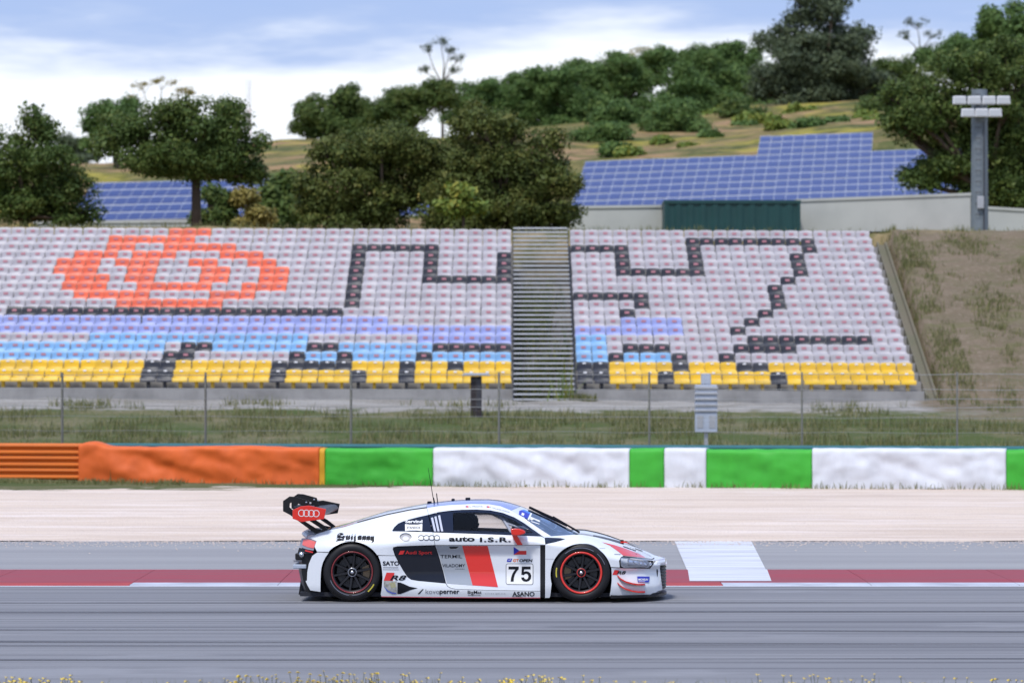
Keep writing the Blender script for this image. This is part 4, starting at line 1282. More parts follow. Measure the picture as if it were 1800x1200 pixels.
# local x of a photo column on the near flank (rough) is (px-900)/148.5 + 0.54
def lx_(px): return (px - 900) / 148.5 + 0.54 - 0.035
T_PLAN = [(-2.10, 0.28), (-2.07, 0.58), (-2.02, 0.74), (-1.96, 0.82), (-1.88, 0.885), (-1.76, 0.935), (-1.56, 0.982), (-1.36, 0.994), (-0.96, 0.985), (-0.66, 0.968), (-0.26, 0.955), (0.74, 0.958), (0.94, 0.972), (1.14, 0.990), (1.35, 0.995), (1.54, 0.985), (1.74, 0.955), (1.96, 0.885), (2.14, 0.795), (2.22, 0.72), (2.305, 0.62), (2.365, 0.45), (2.40, 0.3), (2.415, 0.02)]
def plan(x): return hermite(x, T_PLAN)
def zpy(py, d=42.4): return CAM_H - (py - 672) / F * d
TOPPX = [(520, 952, .70), (541, 944, .76), (577, 931, .74), (605, 925, .70), (628, 918, .66), (680, 904, .61), (720, 896, .59), (750, 892, .58), (790, 887.5, .575), (830, 885.5, .575), (860, 886, .58), (880, 889.5, .59), (898, 897, .61), (925, 913, .67), (950, 930, .74), (970, 941, .80), (990, 941, .83), (1022, 940, .83), (1047, 944, .79), (1070, 949.5, .73), (1095, 957, .64), (1120, 966.5, .53), (1140, 974, .42), (1152, 980.5, .30), (1162, 985, .12)]
T_ZT = [(lx_(p), zpy(y, 43 - w)) for p, y, w in TOPPX]
T_WT = [(lx_(p), w) for p, y, w in TOPPX]
T_ZS = [(-2.1, .50), (-1.8, .58), (-1.36, .62), (-0.9, .66), (-0.4, .74), (0.3, .75), (0.8, .72), (1.1, .66), (1.35, .62), (1.7, .52), (2.1, .46), (2.3, .44)]
T_EX = [(-2.1, 2.0), (-1.36, 1.9), (-0.7, 1.35), (-0.2, 1.2), (0.7, 1.2), (1.0, 1.6), (1.35, 1.9), (1.8, 1.7), (2.3, 1.6)]
def W(x, z):
    wp = plan(x)
    zt, wt, zs, ex = hermite(x, T_ZT), min(hermite(x, T_WT), wp * 0.98), hermite(x, T_ZS), hermite(x, T_EX)
    if z > zs:
        t = min((z - zs) / max(zt - zs, 0.05), 1.15)
        w = wp - (wp - wt) * t ** ex
    else:
        w = wp
    # waist of the lower door: tucked in below the belt, flared to the sill
    def ss(v): v = min(max(v, 0), 1); return v * v * (3 - 2 * v)
    kx = ss((x + 0.95) / 0.5) * ss((1.0 - x) / 0.25)
    if kx > 0:
        kz = ss((0.70 - z) / 0.16) * ss((z - 0.10) / 0.26)
        w -= 0.055 * kx * kz
    if z < 0.2: w -= 0.03 * ss((0.2 - z) / 0.2)
    # undercut of the front bumper side
    kf = ss((x - 1.72) / 0.25)
    if kf > 0:
        kz = ss((0.42 - z) / 0.05) * ss((z - 0.16) / 0.2)
        w -= 0.05 * kf * kz
    return w
def S(px, py, off=0.0):
    d = 42.05
    for _ in range(14):
        p = to_local(P(px, py, d))
        d += (-W(p.x, p.z) - off - p.y) * 0.8
    return to_local(P(px, py, d))
def AT(px, py, yl):
    """point of the car's lengthwise plane y = yl seen at the pixel"""
    d = 43.0 + yl
    for _ in range(6):
        p = to_local(P(px, py, d))
        d += (yl - p.y)
    return to_local(P(px, py, d))

# materials
M_paint = mat('white_car_paint', (0.74, 0.765, 0.80), 0.28, coat=1.0, spec=0.5, var=0.25, vscale=1.3, vcol=(0.69, 0.71, 0.75))
M_red = mat('red_film', (0.72, 0.022, 0.012), 0.30, coat=0.9)
M_redpaint = M_red
M_black = mat('gloss_black', (0.006, 0.008, 0.016), 0.25, coat=0.15, spec=0.35)
M_carbon = mat('carbon_black', (0.009, 0.009, 0.011), 0.42, coat=0.1, spec=0.35)
M_navy = mat('dark_glass_panel', (0.006, 0.011, 0.030), 0.15, coat=0.0, spec=0.4)
M_silver = mat('silver_film', (0.36, 0.39, 0.43), 0.33, 0.25, coat=0.6)
M_print = mat('print_black', (0.008, 0.009, 0.014), 0.5, spec=0.15)
M_printw = mat('print_white', (0.82, 0.82, 0.82), 0.45)
M_printr = mat('print_red', (0.68, 0.03, 0.03), 0.45)
M_printo = mat('print_orange', (0.75, 0.16, 0.03), 0.45)
M_printb = mat('print_blue', (0.02, 0.035, 0.42), 0.45)
M_sky = mat('print_light_blue', (0.06, 0.22, 0.75), 0.45)
M_gap = mat('panel_gap', (0.02, 0.02, 0.025), 0.8)
M_pinstripe = mat('pink_red_stripe', (0.70, 0.16, 0.20), 0.4, coat=0.5)
M_disc = mat('brake_disc', (0.07, 0.07, 0.075), 0.45, 0.6)
M_rim = mat('rim_anthracite', (0.016, 0.016, 0.020), 0.4, 0.3)
M_alu = mat('aluminium', (0.62, 0.63, 0.66), 0.25, 1.0)
M_int = mat('interior_black', (0.012, 0.014, 0.022), 0.75)
M_cage = mat('roll_cage_grey', (0.48, 0.50, 0.60), 0.45)
M_lampred = mat('tail_lamp_red', (0.70, 0.12, 0.10), 0.15, coat=1.0)
M_lampgrey = mat('lamp_bezel', (0.30, 0.30, 0.33), 0.3, 0.3, coat=0.5)
M_chrome = mat('reflector_chrome', (0.75, 0.76, 0.80), 0.15, 0.9)
def glass_mat(name, tint, refl):
    m = bpy.data.materials.new(name)
    m.use_nodes = True
    N, L = m.node_tree.nodes, m.node_tree.links
    N.remove(N['Principled BSDF'])
    t = N.new('ShaderNodeBsdfTransparent'); t.inputs[0].default_value = (*tint, 1)
    g = N.new('ShaderNodeBsdfGlossy'); g.inputs['Roughness'].default_value = 0.02
    if refl > 2: g.inputs['Color'].default_value = (0.72, 0.85, 1.0, 1)
    f = N.new('ShaderNodeFresnel'); f.inputs['IOR'].default_value = refl
    mx = N.new('ShaderNodeMixShader')
    L.new(f.outputs[0], mx.inputs[0]); L.new(t.outputs[0], mx.inputs[1]); L.new(g.outputs[0], mx.inputs[2])
    L.new(mx.outputs[0], N['Material Output'].inputs[0])
    MATS[name] = m
    return m
M_glass = glass_mat('side_glass', (0.93, 0.94, 0.95), 1.35)
M_screen = glass_mat('windscreen_glass', (0.42, 0.50, 0.62), 5.0)
M_lens2 = glass_mat('lamp_cover', (0.93, 0.94, 0.96), 1.5)

# panels traced on the flank
def resample(poly, step, closed=True):
    out = []
    n = len(poly)
    for i in range(n if closed else n - 1):
        a, b_ = poly[i], poly[(i + 1) % n]
        L = math.hypot(b_[0] - a[0], b_[1] - a[1])
        k = max(1, int(math.ceil(L / step)))
        out += [(a[0] + (b_[0] - a[0]) * j / k, a[1] + (b_[1] - a[1]) * j / k) for j in range(k)]
    if not closed: out.append(poly[-1])
    return out
def in_poly(pt, poly):
    x, y = pt; c = False; n = len(poly); j = n - 1
    for i in range(n):
        xi, yi = poly[i]; xj, yj = poly[j]
        if (yi > y) != (yj > y) and x < (xj - xi) * (y - yi) / (yj - yi) + xi: c = not c
        j = i
    return c
def smooth_poly(poly, it=1):
    """Chaikin corner rounding"""
    for _ in range(it):
        q = []
        n = len(poly)
        for i in range(n):
            a, b_ = poly[i], poly[(i + 1) % n]
            q += [(a[0] * .75 + b_[0] * .25, a[1] * .75 + b_[1] * .25), (a[0] * .25 + b_[0] * .75, a[1] * .25 + b_[1] * .75)]
        poly = q
    return poly
def arc(cx, cy, r, a0, a1, n=14, ry=None):
    """angles in degrees, 0 = right, 90 = up in the picture"""
    return [(cx + r * math.cos(R(a0 + (a1 - a0) * k / n)), cy - (ry or r) * math.sin(R(a0 + (a1 - a0) * k / n))) for k in range(n + 1)]
def flank(outline, surf, off, step, thick, grid):
    ol = resample(outline, step)
    pts = list(ol)
    xs_ = [p[0] for p in ol]; ys_ = [p[1] for p in ol]
    if grid:
        oa = np.array(ol)
        y = min(ys_) + grid * 0.5
        row = 0
        while y < max(ys_):
            x = min(xs_) + grid * (0.5 if row % 2 else 0.25)
            while x < max(xs_):
                if in_poly((x, y), ol) and np.min((oa[:, 0] - x) ** 2 + (oa[:, 1] - y) ** 2) > (grid * 0.45) ** 2:
                    pts.append((x, y))
                x += grid
            y += grid * 0.87
            row += 1
    ne = len(ol)
    r = delaunay_2d_cdt([Vector(p) for p in pts], [(i, (i + 1) % ne) for i in range(ne)], [], 0, 1e-5)
    v2, tris = r[0], r[2]
    vs = [surf(p[0], p[1], off) for p in v2]
    fs = []
    for f in tris:
        cx = sum(v2[i][0] for i in f) / len(f); cy = sum(v2[i][1] for i in f) / len(f)
        if not in_poly((cx, cy), ol): continue
        # every triangle is wound the same way in the picture plane; slivers are dropped
        (ax, ay), (bx, by), (qx, qy) = v2[f[0]], v2[f[1]], v2[f[2]]
        ar = (bx - ax) * (qy - ay) - (by - ay) * (qx - ax)
        if abs(ar) < 1e-3: continue
        fs.append(f if ar < 0 else f[::-1])
    nsurf = len(fs)
    if thick:
        base = len(vs)
        area = sum(ol[i][0] * ol[(i + 1) % ne][1] - ol[(i + 1) % ne][0] * ol[i][1] for i in range(ne))
        o0 = [surf(p[0], p[1], off) for p in ol]
        vs += o0 + [Vector((p.x, p.y + thick, p.z)) for p in o0]
        for i in range(ne):
            j = (i + 1) % ne
            f = (base + i, base + j, base + ne + j, base + ne + i)
            fs.append(f if area > 0 else f[::-1])
    return vs, fs, nsurf
def panel(name, outline, m, parent=None, surf=S, off=0.0, step=2.5, thick=0.02, grid=3.0, mirror=False, rim=None, label=None):
    vs, fs, ns = flank(outline, surf, off, step, thick, grid)
    fm = [0] * ns + [1 if rim else 0] * (len(fs) - ns)
    o = mesh_obj(name, vs, fs, [m, rim] if rim else m, parent or car, True, fm)
    for p in o.data.polygons[ns:]: p.use_smooth = False
    if label: o['label'] = label
    if mirror:
        mesh_obj(name, [(v[0], -v[1], v[2]) for v in vs], [tuple(f[::-1]) for f in fs], [m, rim] if rim else m, parent or car, True, fm)
    return o
def decal(name, outline, m, parent, off=0.003, surf=S, grid=3.0, **k):
    return panel(name, outline, m, parent, surf=surf, off=off, thick=0.0, grid=grid, **k)
def stroke_decal(name, line, w, m, parent, off=0.0035, surf=S, closed=False):
    """thin line of pixel width w"""
    ln_ = resample(line, 2.0, closed)
    n = len(ln_)
    vs, fs = [], []
    for i in range(n):
        a = ln_[(i - 1) % n if closed else max(i - 1, 0)]; b_ = ln_[(i + 1) % n if closed else min(i + 1, n - 1)]
        tx, ty = b_[0] - a[0], b_[1] - a[1]
        L = math.hypot(tx, ty) or 1
        nx_, ny_ = -ty / L * w / 2, tx / L * w / 2
        vs += [surf(ln_[i][0] + nx_, ln_[i][1] + ny_, off), surf(ln_[i][0] - nx_, ln_[i][1] - ny_, off)]
    for i in range(n if closed else n - 1):
        j = (i + 1) % n
        fs.append((2 * i, 2 * j, 2 * j + 1, 2 * i + 1))
    return mesh_obj(name, vs, fs, m, parent)
def text_decal(name, body, box, m, parent, bold=0.0, shear=0.0, off=0.0042, surf=S, slope=0.0, space=1.0):
    cu = bpy.data.curves.new(name, 'FONT')
    cu.body = body
    cu.resolution_u = 3
    cu.offset = bold
    cu.shear = shear
    cu.space_character = space
    to = bpy.data.objects.new(name, cu)
    COL.objects.link(to)
    bpy.context.view_layer.update()
    dg = bpy.context.evaluated_depsgraph_get()
    me = bpy.data.meshes.new_from_object(to.evaluated_get(dg))
    bpy.data.objects.remove(to)
    bm = bmesh.new()
    bm.from_mesh(me)
    bmesh.ops.triangulate(bm, faces=bm.faces[:])
    ex = max(v.co.x for v in bm.verts) - min(v.co.x for v in bm.verts)
    lim = ex * 3.0 / (box[2] - box[0])
    for _ in range(3):
        le = [e for e in bm.edges if e.calc_length() > lim]
        if not le: break
        bmesh.ops.subdivide_edges(bm, edges=le, cuts=1)
        bmesh.ops.triangulate(bm, faces=bm.faces[:])
    bm.verts.index_update()
    vs = [v.co.copy() for v in bm.verts]
    fs = [tuple(v.index for v in f.verts) for f in bm.faces]
    bm.free()
    bpy.data.meshes.remove(me)
    bpy.data.curves.remove(cu)
    x0 = min(v.x for v in vs); x1 = max(v.x for v in vs); y0 = min(v.y for v in vs); y1 = max(v.y for v in vs)
    out = []
    for v in vs:
        fx = (v.x - x0) / (x1 - x0); fy = (v.y - y0) / (y1 - y0)
        px = box[0] + fx * (box[2] - box[0])
        out.append(surf(px, box[3] - fy * (box[3] - box[1]) + slope * (px - box[0]), off))
    return mesh_obj(name, out, fs, m, parent)
def rings(name, cx0, cy, rx, ry, pitch, w, m, parent, off=0.004, surf=S, slope=0.0, aspect=1.0):
    o = None
    vs, fs = [], []
    for k in range(4):
        cx, cyy = cx0 + k * pitch, cy + slope * k * pitch
        b0 = len(vs)
        for j in range(28):
            a = 2 * math.pi * j / 28
            vs += [surf(cx + rx * math.cos(a), cyy + ry * math.sin(a), off + k * 0.0002), surf(cx + (rx - w) * math.cos(a), cyy + (ry - w) * math.sin(a), off + k * 0.0002)]
        for j in range(28):
            j2 = (j + 1) % 28
            fs.append((b0 + 2 * j, b0 + 2 * j + 1, b0 + 2 * j2 + 1, b0 + 2 * j2))
    return mesh_obj(name, vs, fs, m, parent)

# --- flank panels
ARCH_R = arc(618, 1006, 54.5, 200, -14, 40, 55)        # rear arch, left to right over the top
rb = [(558.0, 970.0), (577.5, 971.2), (572, 979), (567.5, 988), (564.8, 998), (563.8, 1008), (563.2, 1024), (563.2, 1039.5), (545.5, 1036.8), (540.5, 1028), (537.2, 1020.6), (539.6, 1019.5), (540.2, 1005), (543, 990), (548.8, 976.5)]
rear_corner = panel('rear_bumper_corner', rb, M_paint, mirror=True)
QW = [(753.0, 904.2), (735, 908.2), (712, 914.3), (700, 919.5), (693, 926), (689.4, 931.8), (690.5, 933.2), (725, 933.9), (760.2, 934.4)]
quarter = panel('rear_quarter_panel', [(557.2, 968.8), (578.2, 969.8)] + arc(618, 1006, 54.5, 137, 34.5, 22, 55) + [(672, 975.2), (694, 975.6), (690.2, 964.5), (691.5, 961.0), (699, 959.4), (764.2, 957.2), (761.5, 942), (760.4, 934.9)] + QW[::-1][1:] + [(750.2, 892.6)] + [(720, 896.6), (680, 904.6), (628, 918.6), (605, 925.6), (577, 931.6), (552, 939.8), (542, 944.2), (556.5, 950.4), (553, 960)], M_paint, mirror=True)
sill = panel('side_sill', [(664.8, 976.2), (694.2, 976.4), (700, 987), (707.5, 1000.5), (716.5, 1014), (722.5, 1018.2), (735, 1020.4), (783.2, 1024.8), (786.5, 1030.2), (792, 1033.2), (801, 1035.0), (850, 1036.6), (930, 1038.3), (949.6, 1038.5), (949.6, 1049.6), (860, 1049.4), (760, 1048.6), (670.3, 1047.4), (669.3, 1044), (671.5, 1030), (672.6, 1014), (671.2, 998), (668.5, 986)], M_paint, mirror=True)
blade = panel('side_blade', [(691.2, 964.5), (692.2, 961.8), (699.5, 960.2), (763.8, 958.0), (771.6, 980), (778.6, 1005), (783.0, 1023.8), (735.5, 1019.4), (723, 1017.2), (717.2, 1013.4), (708, 999.8), (695, 975.8)], M_black, off=-0.004, mirror=True)
belt = panel('door_belt', [(761.2, 935.2), (800, 936.6), (850, 938.4), (900, 940.2), (952, 942.4), (957.4, 945.2), (958.0, 950), (958.4, 956.8), (900, 957.2), (765.0, 957.2), (762.3, 942)], M_paint, mirror=True, thick=0.05)
door = panel('door', [(765.2, 958.0), (900, 958.0), (949.6, 957.6), (949.6, 1037.6), (930, 1037.5), (850, 1035.8), (801, 1034.2), (792.5, 1032.4), (787.3, 1029.6), (784, 1023.8), (779.6, 1005), (772.6, 980)], M_paint, off=-0.018, mirror=True)
qwin = panel('quarter_window', [(752.3, 905), (735, 909), (712.5, 915.1), (700.6, 920.1), (693.8, 926.4), (690.4, 931.8), (691, 932.6), (725, 933.2), (759.6, 933.7)], M_navy, off=-0.006, mirror=True)
WIN_TOP = [(753.4, 904.0), (770, 899.6), (790, 896.9), (812, 895.3), (838, 894.9), (862, 896.3), (884, 900.8), (904, 908.6), (922, 919.2), (938, 930.6), (953.2, 941.8)]
rail = panel('roof_rail', [(750.6, 892.2), (770, 889.2), (790, 887.2), (830, 885.2), (860, 885.8), (880, 889.2), (898, 896.6), (925, 912.8), (950, 929.6), (969.5, 942.2), (957.6, 944.6), (953.8, 941.9)] + WIN_TOP[::-1][1:], M_paint, mirror=True)
vent = panel('side_vent', [(950.2, 957.6), (957.8, 957.4), (957.2, 1049.4), (950.2, 1049.6)], M_carbon, off=-0.03, mirror=True)
tri = panel('cowl_vent', [(958.6, 944.6), (985, 945.6), (993, 946.8), (975, 951.8), (959.8, 954.8)], M_navy, off=-0.006, mirror=True)
ffen = panel('front_fender', [(958.6, 944.0), (970, 941.8), (990, 940.4), (1008, 939.2), (1024, 939.5), (1047, 943.4), (1070, 949.0), (1095, 956.6), (1120, 966.0), (1140, 973.6), (1150, 979.2), (1146, 981.4), (1120, 978.9), (1095.5, 976.4), (1091, 979), (1088.2, 985), (1089.5, 996.6), (1074.3, 995.8)] + arc(1021.5, 1010, 54, 15, 196, 44, 55)[:] + [(967.2, 1046.8), (965.8, 1049.8), (958.2, 1050.2), (958.6, 956.5), (960.4, 955.6), (976, 952.4), (994, 947.2), (985, 945.0)], M_paint, mirror=True, grid=2.2)
bump = panel('front_bumper_corner', [(1074.6, 997.0), (1090, 997.8), (1096, 998.2), (1142.5, 998.8), (1148.8, 991), (1151.5, 980.8), (1158, 981.6), (1163.6, 984.6), (1160.8, 990), (1159.8, 997), (1161.5, 1012), (1164.6, 1036), (1156, 1038.5), (1144, 1045.8), (1110, 1047.6), (1071.6, 1046.6), (1073.6, 1036), (1075.3, 1020), (1075.3, 1006)], M_paint, mirror=True)

# --- top surfaces lofted from the flank edge to the centre line
def loft(name, near, centre, m, ns=14, nt=9, crown=2.2, lift=0.0, label=None, thick=0.0):
    def samp(poly, s):
        L = [0.0]
        for i in range(len(poly) - 1): L.append(L[-1] + math.hypot(poly[i + 1][0] - poly[i][0], poly[i + 1][1] - poly[i][1]))
        s *= L[-1]
        return (float(np.interp(s, L, [p[0] for p in poly])), float(np.interp(s, L, [p[1] for p in poly])))
    vs, fs = [], []
    for i in range(ns + 1):
        a = S(*samp(near, i / ns)); c = AT(*samp(centre, i / ns), 0.0)
        for j in range(-nt, nt + 1):
            t = abs(j) / nt
            k = 1 - t ** crown
            x = a.x + (c.x - a.x) * (1 - t ** 2)
            vs.append((x, a.y * t * (1 if j < 0 else -1), a.z + (c.z - a.z) * k + lift))
    n = 2 * nt + 1
    for i in range(ns):
        for j in range(n - 1):
            fs.append((i * n + j, (i + 1) * n + j, (i + 1) * n + j + 1, i * n + j + 1))
    o = mesh_obj(name, vs, fs, m, car, True)
    if label: o['label'] = label
    return o
M_roof = mat('roof_blue_coated', (0.17, 0.22, 0.55), 0.25, coat=1.0)  # one even blue base colour under a clear coat
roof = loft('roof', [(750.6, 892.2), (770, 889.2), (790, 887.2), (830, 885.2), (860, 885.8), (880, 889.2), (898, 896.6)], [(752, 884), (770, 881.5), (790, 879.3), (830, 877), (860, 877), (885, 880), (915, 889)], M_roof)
banner = loft('windscreen_banner', [(898.3, 896.9), (911, 904.6), (922, 911.0)], [(915.3, 889.2), (922, 891.6), (930, 895)], M_paint)
screen = loft('windscreen', [(922.3, 911.2), (945, 926), (969.5, 942.0)], [(930.3, 895.2), (970, 913), (1017, 938)], M_screen)
M_deck = M_paint
cover = loft('engine_cover', [(544, 943.4), (560, 936.6), (577, 931.0), (605, 925.0), (628, 918), (680, 904), (720, 896), (750.2, 892.0)], [(552, 936), (566, 931.5), (577, 928), (607, 920.5), (640, 910), (680, 897.5), (720, 889.5), (751.5, 884)], M_deck)
def pinv(w):
    lo, hi = 1.6, 2.415
    for _ in range(40):
        m_ = (lo + hi) / 2
        if plan(m_) > w: lo = m_
        else: hi = m_
    return lo
def hood_z(x):
    pts = [AT(p, q, 0.0) for p, q in ((1000, 937.6), (1018, 938.0), (1030, 939.6), (1045, 942), (1060, 945), (1080, 950), (1100, 955.5), (1125, 964), (1145, 972), (1162, 982), (1168, 986))]
    return float(np.interp(x, [p.x for p in pts], [p.z for p in pts]))
vs, fs = [], []
HN = [(969.8, 942.2), (980, 941.2), (990, 940.4), (1008, 939.2), (1024, 939.5), (1036, 941.4), (1047, 943.4), (1058, 946), (1070, 949.0), (1083, 952.8), (1095, 956.6), (1108, 961.2), (1120, 966.0), (1130, 969.8), (1140, 973.6), (1150, 979.2)]
for (p, q) in HN:
    a = S(p, q)
    cz = hood_z(a.x)
    for j in range(-9, 10):
        t = abs(j) / 9
        # centre bulge, shallow valley beside the fender crest
        z = a.z + (cz - a.z) * (1 - t ** 2) - 0.012 * math.sin(math.pi * min(1, t * 1.0)) ** 2
        vs.append((a.x, (abs(a.y) - 0.004) * j / 9, z - 0.010 * t ** 6))
n = 19
for i in range(len(HN) - 1):
    for j in range(n - 1):
        fs.append((i * n + j, (i + 1) * n + j, (i + 1) * n + j + 1, i * n + j + 1))
e0 = len(vs) - n
tip_z = zpy(983, 42.6)
for j in range(n):
    y = vs[e0 + j][1]
    vs.append((pinv(abs(y)) - 0.02, y, tip_z))
for j in range(n - 1):
    fs.append((e0 + j, e0 + n + j, e0 + n + j + 1, e0 + j + 1))
hood = mesh_obj('hood', vs, fs, M_paint, car, True)

# --- nose: grille, bumper centre, splitter
def nose_strip(name, w0, zf0, zf1, m, dx=0.0, n=24):
    vs, fs = [], []
    for i in range(n + 1):
        y = -w0 + 2 * w0 * i / n
        x = pinv(abs(y)) + dx
        q = abs(y) / w0
        vs += [(x, y, zf0(q)), (x - 0.012, y, zf1(q))]
    for i in range(n):
        fs.append((2 * i, 2 * i + 2, 2 * i + 3, 2 * i + 1))
    o = mesh_obj(name, vs, fs, m, car, True)
    md = o.modifiers.new('thickness', 'SOLIDIFY'); md.thickness = 0.03; md.offset = -1
    return o
zg0, zg1 = zpy(1037, 42.5), zpy(993, 42.5)
nose_strip('grille', 0.60, lambda q: zg0 + 0.02, lambda q: zg1 - 0.01, M_carbon, -0.012)
for k in range(7):
    z = zg0 + 0.05 + k * 0.036
    nose_strip('grille_bar', 0.50, lambda q: z, lambda q: z + 0.010, M_rim, -0.004)
nose_strip('nose_panel', 0.63, lambda q: zg1 - 0.008 + 0.02 * q, lambda q: zpy(983, 42.6) + 0.004, M_paint, 0.0)
# shelf closing the gap between hood edge and nose
vs, fs = [], []
for i in range(25):
    y = -0.63 + 1.26 * i / 24
    vs += [(pinv(abs(y)) - 0.012, y, zpy(983, 42.6) + 0.003), (1.98, y * 0.9, zpy(978, 42.6) - 0.02)]
for i in range(24): fs.append((2 * i, 2 * i + 2, 2 * i + 3, 2 * i + 1))
mesh_obj('nose_shelf', vs, fs, M_paint, car, True)
vs, fs = [], []
n = 30
for i in range(n + 1):
    y = -0.985 + 1.97 * i / n
    x = (pinv(min(abs(y), 0.95)) if abs(y) < 0.95 else 1.78) - 0.005
    vs += [(x, y * 1.0, 0.055), (x, y, 0.085), (1.745, y, 0.092), (1.745, y, 0.05)]
for i in range(n):
    for k in range(4):
        a, b_ = 4 * i + k, 4 * i + (k + 1) % 4
        fs.append((a, b_, b_ + 4, a + 4))
fs += [(3, 2, 1, 0), tuple(4 * n + k for k in range(4))]
mesh_obj('splitter', vs, fs, M_carbon, car)
# splitter side fin
MB().prism([(AT(p, q, -0.8).x, AT(p, q, -0.8).z) for p, q in ((1140, 1046), (1147, 1041.5), (1161, 1038.8), (1158, 1043), (1152, 1046.4))], -0.86, -0.80).build('splitter_fin', M_black, car)

# --- rear end: black bumper, tail lamps, deck lip
rbp = [(520, 972.5), (546, 973.5), (549, 976), (545, 990), (543, 1005), (543, 1021), (548, 1037), (566, 1042), (566, 1043.6), (528.5, 1043.2), (523.5, 1027), (518.6, 1003.5), (519.5, 990)]
b = MB()
ny = 18
ring_ = []
pl = [AT(p, q, -0.75) for p, q in rbp]
for i in range(ny + 1):
    y = -0.83 + 1.66 * i / ny
    cur = 0.085 * (abs(y) / 0.83) ** 3
    ring_.append([(p.x + cur, y, p.z) for p in pl])
np_ = len(pl)
for i in range(ny):
    for k in range(np_):
        k2 = (k + 1) % np_
        b.add([ring_[i][k], ring_[i + 1][k], ring_[i + 1][k2], ring_[i][k2]], [(0, 3, 2, 1)])
b.add(ring_[0], [tuple(range(np_))]); b.add(ring_[-1], [tuple(range(np_ - 1, -1, -1))])
b.build('rear_bumper', M_carbon, car)
for (py, h, w, nm_, m_) in ((984, 0.035, 0.80, 'rear_bumper_trim', M_lampgrey), (994, 0.05, 0.84, 'rear_bumper_trim', M_paleblue)):
    a = AT(520, py, -0.7)
    MB().box(a.x - 0.02, a.x + 0.14, -w, w, a.z - h / 2, a.z + h / 2).build(nm_, m_, car, bevel=0.01)
a = AT(524, 974.5, -0.8)
MB().box(a.x - 0.03, a.x + 0.07, -0.86, -0.74, a.z - 0.055, a.z + 0.02).build('tow_eye_block', M_carbon, car, bevel=0.01)
b = MB(); a = AT(530.5, 974, -0.85)
b.lathe([(0.0, -0.03), (0.03, -0.022), (0.036, 0.0), (0.036, 0.10)], (a.x, a.y, a.z), 16)
b.build('reversing_lamp', M_alu, car, smooth=True)
for k in range(5):
    y = -0.5 + k * 0.25
    a = AT(522, 1042, -0.7); c_ = AT(545, 1000, -0.7)
    MB().prism([(a.x, 0.06), (a.x + 0.5, 0.06), (a.x + 0.5, 0.12), (a.x + 0.03, 0.26)], y - 0.006, y + 0.006).build('diffuser_fin', M_carbon, car)
lampb = panel('tail_lamp', [(530.5, 945.6), (540, 945.0), (556.6, 950.6), (551.0, 967.0), (540, 965.0), (526.5, 960.6), (528, 953)], M_lampgrey, off=-0.012, mirror=True, grid=4)
panel('lamp_lens', [(533.0, 947.4), (540, 946.8), (555.4, 951.6), (551.2, 963.2), (541, 961.0), (531.2, 957.0)], M_lampred, lampb, off=-0.003, grid=4)
panel('lamp_lens', [(536.5, 966.0), (550.2, 969.2), (549.6, 971.2), (536.2, 968.0)], M_printr, lampb, off=0.0, grid=4)
panel('lamp_surround', [(525.8, 962.0), (551, 968.6), (549.4, 973), (522.6, 972.5)], M_carbon, off=-0.02, grid=4, mirror=True)
a = AT(539, 936.8, -0.5)
b = MB()
vs, fs = [], []
n = 24
for i in range(n + 1):
    y = -0.80 + 1.6 * i / n
    q = 1 - (abs(y) / 0.80) ** 4
    for k in range(12):
        an = 2 * math.pi * k / 12
        vs.append((a.x + 0.075 * math.cos(an) + 0.10 * (1 - q), y, a.z - 0.035 * (1 - q) + 0.032 * math.sin(an)))
for i in range(n):
    for k in range(12):
        k2 = (k + 1) % 12
        fs.append((i * 12 + k, (i + 1) * 12 + k, (i + 1) * 12 + k2, i * 12 + k2))
fs += [tuple(range(11, -1, -1)), tuple(n * 12 + k for k in range(12))]
mesh_obj('deck_lip', vs, fs, mat('lip_grey', (0.50, 0.51, 0.55), 0.4, coat=0.4), car, True)

# --- chassis and cabin
def xl(px): return lx_(px)
b = MB()
b.box(-1.95, 1.75, -0.86, 0.86, 0.062, 0.11)
b.build('floor', M_int, car)
MB().box(-1.95, -0.28, -0.63, 0.63, 0.111, 0.70).build('engine_bay', M_int, car)
MB().box(0.92, 2.05, -0.58, 0.58, 0.111, 0.56).build('front_bulkhead', M_int, car)
for s in (-1, 1):
    MB().box(-0.92, 0.88, s * 0.76 - 0.05, s * 0.76 + 0.05, 0.111, 0.60).build('door_core', M_int, car)
    MB().box(-0.28, 0.92, s * 0.70 - 0.09, s * 0.70 + 0.09, 0.70, 0.755).build('door_inner', M_int, car)
MB().box(-0.30, -0.22, -0.66, 0.66, 0.30, 0.86).build('bulkhead', M_int, car)
MB().prism([(-0.30, 0.86), (-0.22, 0.86), (-0.17, 1.07), (-0.27, 1.06)], -0.52, 0.52).build('bulkhead', M_int, car)
MB().prism([(0.70, 0.62), (1.05, 0.62), (1.12, 0.74), (0.95, 0.80), (0.78, 0.80)], -0.62, 0.62).build('dashboard', M_int, car, bevel=0.02)
